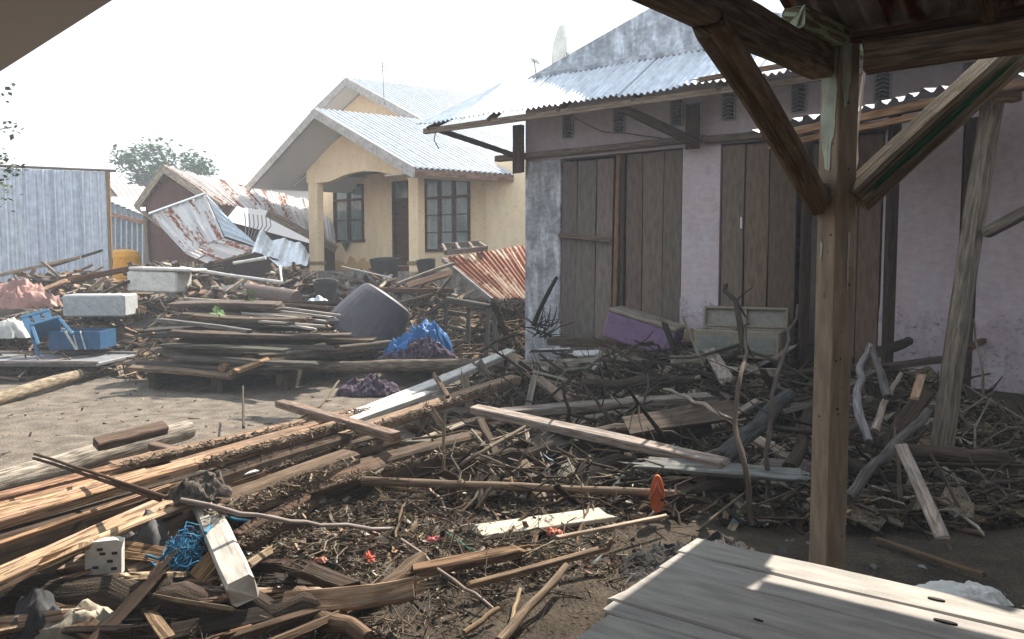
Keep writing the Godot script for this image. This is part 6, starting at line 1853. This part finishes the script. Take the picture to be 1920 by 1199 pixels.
	branch([Vector3(3.186, 0.72, -5.353), Vector3(3.174, 0.9, -5.362), Vector3(3.308, 1.05, -5.679), Vector3(3.307, 1.2, -5.714)], 0.010, 0.006, Color(0.28, 0.25, 0.22), "thin hooked twig right of the leaning post", "", 2)
	branch([Vector3(2.38, 0.12, -4.8), Vector3(2.457, 0.3, -4.999), Vector3(2.786, 0.5, -5.741)], 0.015, 0.010, Color(0.22, 0.16, 0.13), "brown upright stem below the grey branch", "", 3)
	pole(Vector3(2.634, 0.34, -5.338), Vector3(3.15, 0.36, -5.006), 0.055, 0.06, Color(0.15, 0.115, 0.10), "dark round log on the ground behind the leaning post", "", 0.01, "driftwood_log")
	plank(Vector3(4.285, 0.8, -7.481), Vector3(5.136, 0.95, -8.188), 0.06, 0.05, Color(0.20, 0.13, 0.095), "brown stick leaning on the lilac wall at right")
	pole(Vector3(3.354, 0.8, -7.252), Vector3(3.811, 0.86, -7.641), 0.05, 0.045, Color(0.10, 0.085, 0.075), "black log end against the lilac wall", "", 0.01, "driftwood_log")
	plank(Vector3(3.215, 0.7, -6.894), Vector3(3.949, 0.76, -7.095), 0.10, 0.05, Color(0.12, 0.10, 0.095), "dark plank along the foot of the lilac wall")
	pole(Vector3(1.352, 0.32, -5.125), Vector3(2.128, 0.6, -6.082), 0.07, 0.055, Color(0.13, 0.14, 0.15), "dark blue-grey log left of the post", "", 0.02, "driftwood_log")
	plank(Vector3(2.052, 0.05, -4.428), Vector3(2.364, 0.05, -3.886), 0.03, 0.02, Color(0.22, 0.17, 0.12), "thin lath on the dark ground behind the table")
	var big = [[Vector3(0.389, 0.3, -5.759), Vector3(1.435, 0.42, -5.749), 0.08, "thick black log under the slanting rail"], [Vector3(0.141, 0.16, -5.194), Vector3(0.805, 0.26, -5.41), 0.06, "dark bent log left of the blue-grey board"], [Vector3(0.637, 0.5, -7.292), Vector3(1.696, 0.52, -7.426), 0.05, "dark log behind the level grey board"], [Vector3(1.814, 0.26, -5.153), Vector3(2.372, 0.5, -6.18), 0.05, "black log leaning beside the canopy post"], [Vector3(0.902, 0.15, -4.923), Vector3(1.452, 0.25, -4.869), 0.05, "dark branch running to the sapling's foot"], [Vector3(-0.365, 0.2, -5.383), Vector3(0.304, 0.3, -5.622), 0.06, "dark log behind the long brown pole"], [Vector3(2.314, 0.5, -5.359), Vector3(1.804, 0.25, -4.93), 0.045, "black limb crossing behind the canopy post"], [Vector3(2.142, 0.3, -5.278), Vector3(2.564, 0.2, -5.113), 0.05, "dark log on the ground below the grey branch"]]
	for q in big: pole(q[0], q[1], q[2], q[2] * 0.8, Color(0.12, 0.10, 0.088), q[3], "", 0.03, "driftwood_log")
	plank(Vector3(0.832, 0.45, -5.603), Vector3(1.569, 0.55, -5.682), 0.2, 0.03, Color(0.14, 0.12, 0.105), "broad dark board behind the slanting rail", "", 0.5)
	plank(Vector3(0, 0.25, -5.638), Vector3(0.466, 0.36, -5.754), 0.18, 0.03, Color(0.16, 0.16, 0.16), "grey slab tipped beside the upright cane", "", 0.4)
	# tangled branches on the shaded mound: alike, lying every way
	for i in 105:
		var x = rnd(0.0, 3.4)
		var d = rnd(4.9, 8.9)
		if x < (7.2 - d) * 0.5 : x += 0.8
		var c = on_ground(x, d, rnd(0.03, 0.36))
		var dv = Vector3(rnd(-1, 1), rnd(-0.2, 0.55), rnd(-0.8, 0.8)).normalized() * rnd(0.2, 0.7)
		var br = rnd(0.012, 0.028)
		var tw = rng.randi() % 4
		branch([c - dv, c + jit(0.06), c + dv], br, rnd(0.006, 0.012), shade(Color(0.115, 0.098, 0.084), 0.5), "%s %s %s tangled in the debris by %s" % ["thin" if br < 0.018 else "stout", "long" if dv.length() > 0.45 else "short", "bare branch" if tw == 0 else "twiggy branch", near(c)], "branches in the shaded debris mound", tw)
	for i in 84:
		var x = rnd(-0.5, 3.3)
		var d = rnd(5.2, 8.8)
		var c = on_ground(x, d, rnd(0.03, 0.18))
		var dv = Vector3(rnd(-1, 1), rnd(-0.25, 0.3), rnd(-0.6, 0.6)).normalized() * rnd(0.12, 0.6)
		var bw = rnd(0.05, 0.14)
		plank(c - dv, c + dv, bw, rnd(0.02, 0.06), shade([Color(0.10, 0.086, 0.075), Color(0.14, 0.12, 0.105), Color(0.27, 0.25, 0.235), Color(0.42, 0.40, 0.375)][i % 4], 0.4), "%s %s %s board half buried in the debris by %s" % ["broad" if bw > 0.095 else "narrow", "long" if dv.length() > 0.36 else "short", ["dark", "brown", "grey", "pale"][i % 4], near(c)], "boards in the shaded debris mound", rnd(-0.8, 0.8), "wood", rnd(0.03, 0.07), 0.02)
	for i in 34:
		var x = rnd(-2.0, 0.5)
		var d = rnd(4.2, 5.8)
		var c = on_ground(x, d, rnd(0.02, 0.10))
		var dv = Vector3(rnd(-1, 1), rnd(-0.06, 0.08), rnd(-0.6, 0.6)).normalized() * rnd(0.12, 0.4)
		branch([c - dv, c + jit(0.03), c + dv], rnd(0.008, 0.016), rnd(0.004, 0.008), shade(Color(0.24, 0.18, 0.135), 0.4), "%s brown stick lying in the litter by %s" % ["long" if dv.length() > 0.27 else "short", near(c)], "sticks in the sunlit litter", rng.randi() % 3)

	for i in 84:
		var f = rng.randf()
		var c = Vector3(-2.315, 0.15, -3.767).lerp(Vector3(-0.306, 0.2, -7.576), f) + Vector3(rnd(-0.3, 0.5), 0, rnd(-0.1, 0.8))
		if i > 50: c = Vector3(-2.158, 0.1, -3.347).lerp(Vector3(-0.616, 0.1, -3.456), f) + Vector3(rnd(-0.2, 0.2), 0, rnd(-0.35, 0.35))
		c.y = ground_at(c.x, -c.z) + rnd(0.03, 0.22)
		var dv = Vector3(rnd(-1, 1), rnd(-0.2, 0.25), rnd(-0.7, 0.7)).normalized() * rnd(0.08, 0.36)
		var tone = rng.randi() % 4
		plank(c - dv, c + dv, rnd(0.03, 0.10), rnd(0.012, 0.05), shade([Color(0.16, 0.125, 0.10), Color(0.07, 0.058, 0.05), Color(0.36, 0.28, 0.21), Color(0.46, 0.41, 0.35)][tone], 0.3), "%s %s scrap of board among the beams by %s" % ["long" if dv.length() > 0.22 else "short", ["brown", "black", "tan", "pale"][tone], near(c)], "broken scraps among the beams", rnd(-0.9, 0.9), ["wood", "split_wood"][rng.randi() % 2], rnd(0.045, 0.08), 0.02)

# the spot on the ground that lies at this place of the photograph (laid out once, in metres)
func ground_pixel(px, py):
	var x = (px - 960.0) / 1500.0
	var y = -(py - 599.5) / 1500.0
	var dir = Vector3(x, y * 0.99758 - 0.0695, -0.99758 - y * 0.0695)
	var k = -1.5 / dir.y
	var p = Vector3(0, 1.6, 0) + dir * k
	return on_ground(p.x, -p.z)

func scatter(called, label, category, mesh, mat, n, region: Callable, colors, smin, smax, tilt, lift, group = ""):
	var mm := MultiMesh.new()
	mm.transform_format = MultiMesh.TRANSFORM_3D
	mm.use_colors = true
	mm.mesh = mesh
	mm.instance_count = n
	for i in n:
		var q = region.call()
		var p = q if q is Vector3 else on_ground(q.x, q.y, rnd(0.0, lift))
		var s = rnd(smin, smax)
		var b = Basis.from_euler(Vector3(rng.randfn(0, tilt), rnd(0, TAU), rng.randfn(0, tilt)))
		b = b.scaled_local(Vector3(s * rnd(0.7, 1.4), s, s))
		mm.set_instance_transform(i, Transform3D(b, p))
		mm.set_instance_color(i, shade(colors[rng.randi() % colors.size()], 0.35))
	var o := MultiMeshInstance3D.new()
	o.name = numbered(called)
	o.multimesh = mm
	o.material_override = mats[mat]
	add_child(o)
	tag(o, label, category, group, "stuff")

func litter():
	var twig := Collector.new()
	tube(twig, [Vector3(-0.1, 0, 0), Vector3(-0.02, 0.006, 0.008), Vector3(0.05, 0.0, -0.004), Vector3(0.11, 0.004, 0.006)], [0.0035, 0.004, 0.0035, 0.002], Color.WHITE, 4)
	var chip := Collector.new()
	board(chip, Vector3(-0.05, 0, 0), Vector3(0.05, 0.004, 0.005), 0.022, 0.008, Color.WHITE, 0.3, 0.02, 0.03, 2)
	var dead := Collector.new()
	var pl = [Vector3(-0.035, 0, 0), Vector3(-0.01, 0.008, 0.014), Vector3(0.02, 0.004, 0.011), Vector3(0.04, 0.012, 0), Vector3(0.018, 0.006, -0.012), Vector3(-0.012, 0.01, -0.013)]
	for i in range(1, 5): dead.tri(pl[0], pl[i], pl[i + 1], Vector2.ZERO, Vector2(0.5, 0.5), Vector2(1, 0), Color.WHITE)
	var fibre := Collector.new()
	for k in 7: tube(fibre, [Vector3(rnd(-0.05, 0.05), 0, rnd(-0.05, 0.05)), Vector3(rnd(-0.04, 0.04), rnd(0.01, 0.05), rnd(-0.04, 0.04)), Vector3(rnd(-0.09, 0.09), rnd(0, 0.03), rnd(-0.09, 0.09))], 0.0013, Color.WHITE, 3)
	var sunny = func():
		while true:
			var d = 3.05 + pow(rng.randf(), 1.7) * 3.0
			var x = rnd(-2.2, 1.0)
			if x > 0.9 - (d - 3.2) * 0.1: continue
			if d > 5.9 and x < -1.0: continue
			if rng.randf() > 0.75 + 2.2 * (soil_noise.get_noise_2d(x * 230 + 50, d * 230) + 0.12): continue
			return Vector2(x, d)
	var shady = func():
		return Vector2(rnd(-0.5, 4.0), rnd(4.6, 9.4))
	var lane = func():
		return Vector2(rnd(-5.5, -0.6), rnd(5.8, 13.0))
	var farz = func():
		return Vector2(rnd(-8.5, 0.6), rnd(11.0, 16.0))
	var tan = [Color(0.25, 0.195, 0.15), Color(0.15, 0.115, 0.09), Color(0.37, 0.315, 0.26), Color(0.085, 0.068, 0.055), Color(0.52, 0.47, 0.41), Color(0.05, 0.041, 0.035)]
	var beams = [[Vector3(-1.471, 0.39, -3.796), Vector3(-0.959, 0.43, -4.646), 0.14], [Vector3(-1.332, 0.345, -5.476), Vector3(0.03, 0.505, -7.53), 0.12], [Vector3(-1.439, 0.33, -4.073), Vector3(-0.216, 0.39, -5.328), 0.11], [Vector3(-1.766, 0.31, -4.653), Vector3(-0.967, 0.35, -5.504), 0.08], [Vector3(-1.777, 0.46, -4.527), Vector3(-1.206, 0.45, -5.679), 0.12], [Vector3(-2.358, 0.385, -4.773), Vector3(-1.185, 0.405, -6.515), 0.14], [Vector3(-1.271, 0.29, -3.655), Vector3(-1.056, 0.345, -4.07), 0.06]]
	var on_beams = func():
		var q = beams[rng.randi() % beams.size()]
		return q[0].lerp(q[1], rng.randf()) + Vector3(rnd(-0.5, 0.5) * q[2] * 0.5, rnd(-0.004, 0.014), rnd(-0.5, 0.5) * q[2])
	scatter("beam_litter", "dry fibre and crumbs caught on the tops of the dark beams", "litter", chip.mesh(), "wood", 2600, on_beams, tan, 0.12, 0.5, 0.4, 0.0)
	scatter("beam_litter", "short twigs caught on the tops of the dark beams", "litter", twig.mesh(), "bark", 1800, on_beams, tan, 0.15, 0.5, 0.4, 0.0)
	var pebble := Collector.new()
	chunk(pebble, Vector3.ZERO, Vector3(0.05, 0.03, 0.045), Color.WHITE)
	scatter("pebbles", "small stones and crumbs of mortar on the shaded ground", "stones", pebble.mesh(), "concrete", 220, func(): return Vector2(rnd(0.8, 4.5), rnd(3.6, 6.5)), [Color(0.3, 0.28, 0.26), Color(0.2, 0.185, 0.17), Color(0.36, 0.34, 0.32)], 0.3, 1.2, 0.5, 0.0)
	var stick := Collector.new()
	tube(stick, [Vector3(-0.28, 0, 0), Vector3(-0.1, 0.02, 0.025), Vector3(0.08, -0.01, -0.015), Vector3(0.3, 0.03, 0.02)], [0.008, 0.009, 0.007, 0.004], Color.WHITE, 5, 0.1)
	tube(stick, [Vector3(-0.1, 0.02, 0.025), Vector3(-0.02, 0.06, 0.09), Vector3(0.06, 0.07, 0.15)], [0.005, 0.004, 0.002], Color.WHITE, 4)
	scatter("stick_tangle", "tangled sticks over the shaded mound", "sticks", stick.mesh(), "bark", 600, shady, tan, 0.5, 1.4, 0.35, 0.22)
	scatter("stick_tangle", "small brown sticks strewn through the sunlit litter", "sticks", stick.mesh(), "bark", 260, sunny, tan, 0.25, 0.75, 0.22, 0.08)
	var slab := Collector.new()
	plate(slab, [Vector3(-0.06, 0, 0.03), Vector3(0.0, 0.006, 0.045), Vector3(0.07, 0, 0.02), Vector3(0.05, 0.008, -0.04), Vector3(-0.03, 0, -0.035)], Vector3.UP, 0.006, Color.WHITE, 8.0)
	scatter("bark_flakes", "flakes of bark and board in the sunlit litter", "litter", slab.mesh(), "bark", 2300, sunny, tan, 0.3, 1.1, 0.35, 0.04)
	scatter("bark_flakes", "flakes of bark and board over the shaded mound", "litter", slab.mesh(), "bark", 1300, shady, tan, 0.5, 2.4, 0.45, 0.12)
	scatter("plastic_bits", "pale bits of plastic and paper over the shaded mound", "litter", dead.mesh(), "plastic", 160, shady, [Color(0.6, 0.6, 0.6), Color(0.5, 0.48, 0.44), Color(0.2, 0.3, 0.38)], 0.8, 2.4, 0.6, 0.12)
	scatter("plastic_bits", "pale bits of plastic and paper in the sunlit litter", "litter", dead.mesh(), "plastic", 170, sunny, [Color(0.75, 0.75, 0.75), Color(0.7, 0.68, 0.6), Color(0.5, 0.18, 0.13), Color(0.25, 0.4, 0.5)], 0.5, 1.2, 0.6, 0.05)
	scatter("twig_litter", "brown twigs thickly strewn over the sunlit foreground", "litter", twig.mesh(), "bark", 24000, sunny, tan, 0.25, 1.05, 0.3, 0.05)
	scatter("wood_chips", "chips of wood strewn over the sunlit foreground", "litter", chip.mesh(), "wood", 12000, sunny, tan, 0.25, 1.25, 0.4, 0.04)
	scatter("dead_leaves", "dead leaves strewn over the sunlit foreground", "leaves", dead.mesh(), "leaf", 7000, sunny, [Color(0.38, 0.22, 0.13), Color(0.52, 0.38, 0.25), Color(0.64, 0.56, 0.44), Color(0.26, 0.15, 0.09), Color(0.75, 0.70, 0.62)], 0.35, 1.1, 0.5, 0.05)
	scatter("root_fibres", "wads of dry root fibre in the sunlit foreground", "litter", fibre.mesh(), "bark", 900, sunny, tan, 0.7, 1.6, 0.4, 0.05)
	scatter("twig_litter", "brown twigs over the shaded mound before the lilac house", "litter", twig.mesh(), "bark", 1800, shady, tan, 0.8, 2.6, 0.35, 0.14)
	scatter("wood_chips", "wood chips over the shaded mound", "litter", chip.mesh(), "wood", 1800, shady, tan, 0.6, 2.4, 0.5, 0.10)
	scatter("dead_leaves", "dead leaves over the shaded mound", "leaves", dead.mesh(), "leaf", 2500, shady, tan, 0.8, 1.8, 0.5, 0.1)
	scatter("wood_chips", "scattered chips on the open sand of the lane", "litter", chip.mesh(), "wood", 420, lane, tan, 0.25, 0.9, 0.3, 0.004)
	scatter("twig_litter", "thin twigs over the far debris in the lane", "litter", twig.mesh(), "bark", 2400, farz, [Color(0.3, 0.24, 0.18), Color(0.15, 0.12, 0.1), Color(0.45, 0.38, 0.3)], 1.2, 4.0, 0.35, 0.2)
	scatter("wood_chips", "broken wood over the far debris in the lane", "litter", chip.mesh(), "wood", 1800, farz, [Color(0.3, 0.24, 0.18), Color(0.12, 0.1, 0.09), Color(0.5, 0.42, 0.34)], 1.2, 4.5, 0.4, 0.16)
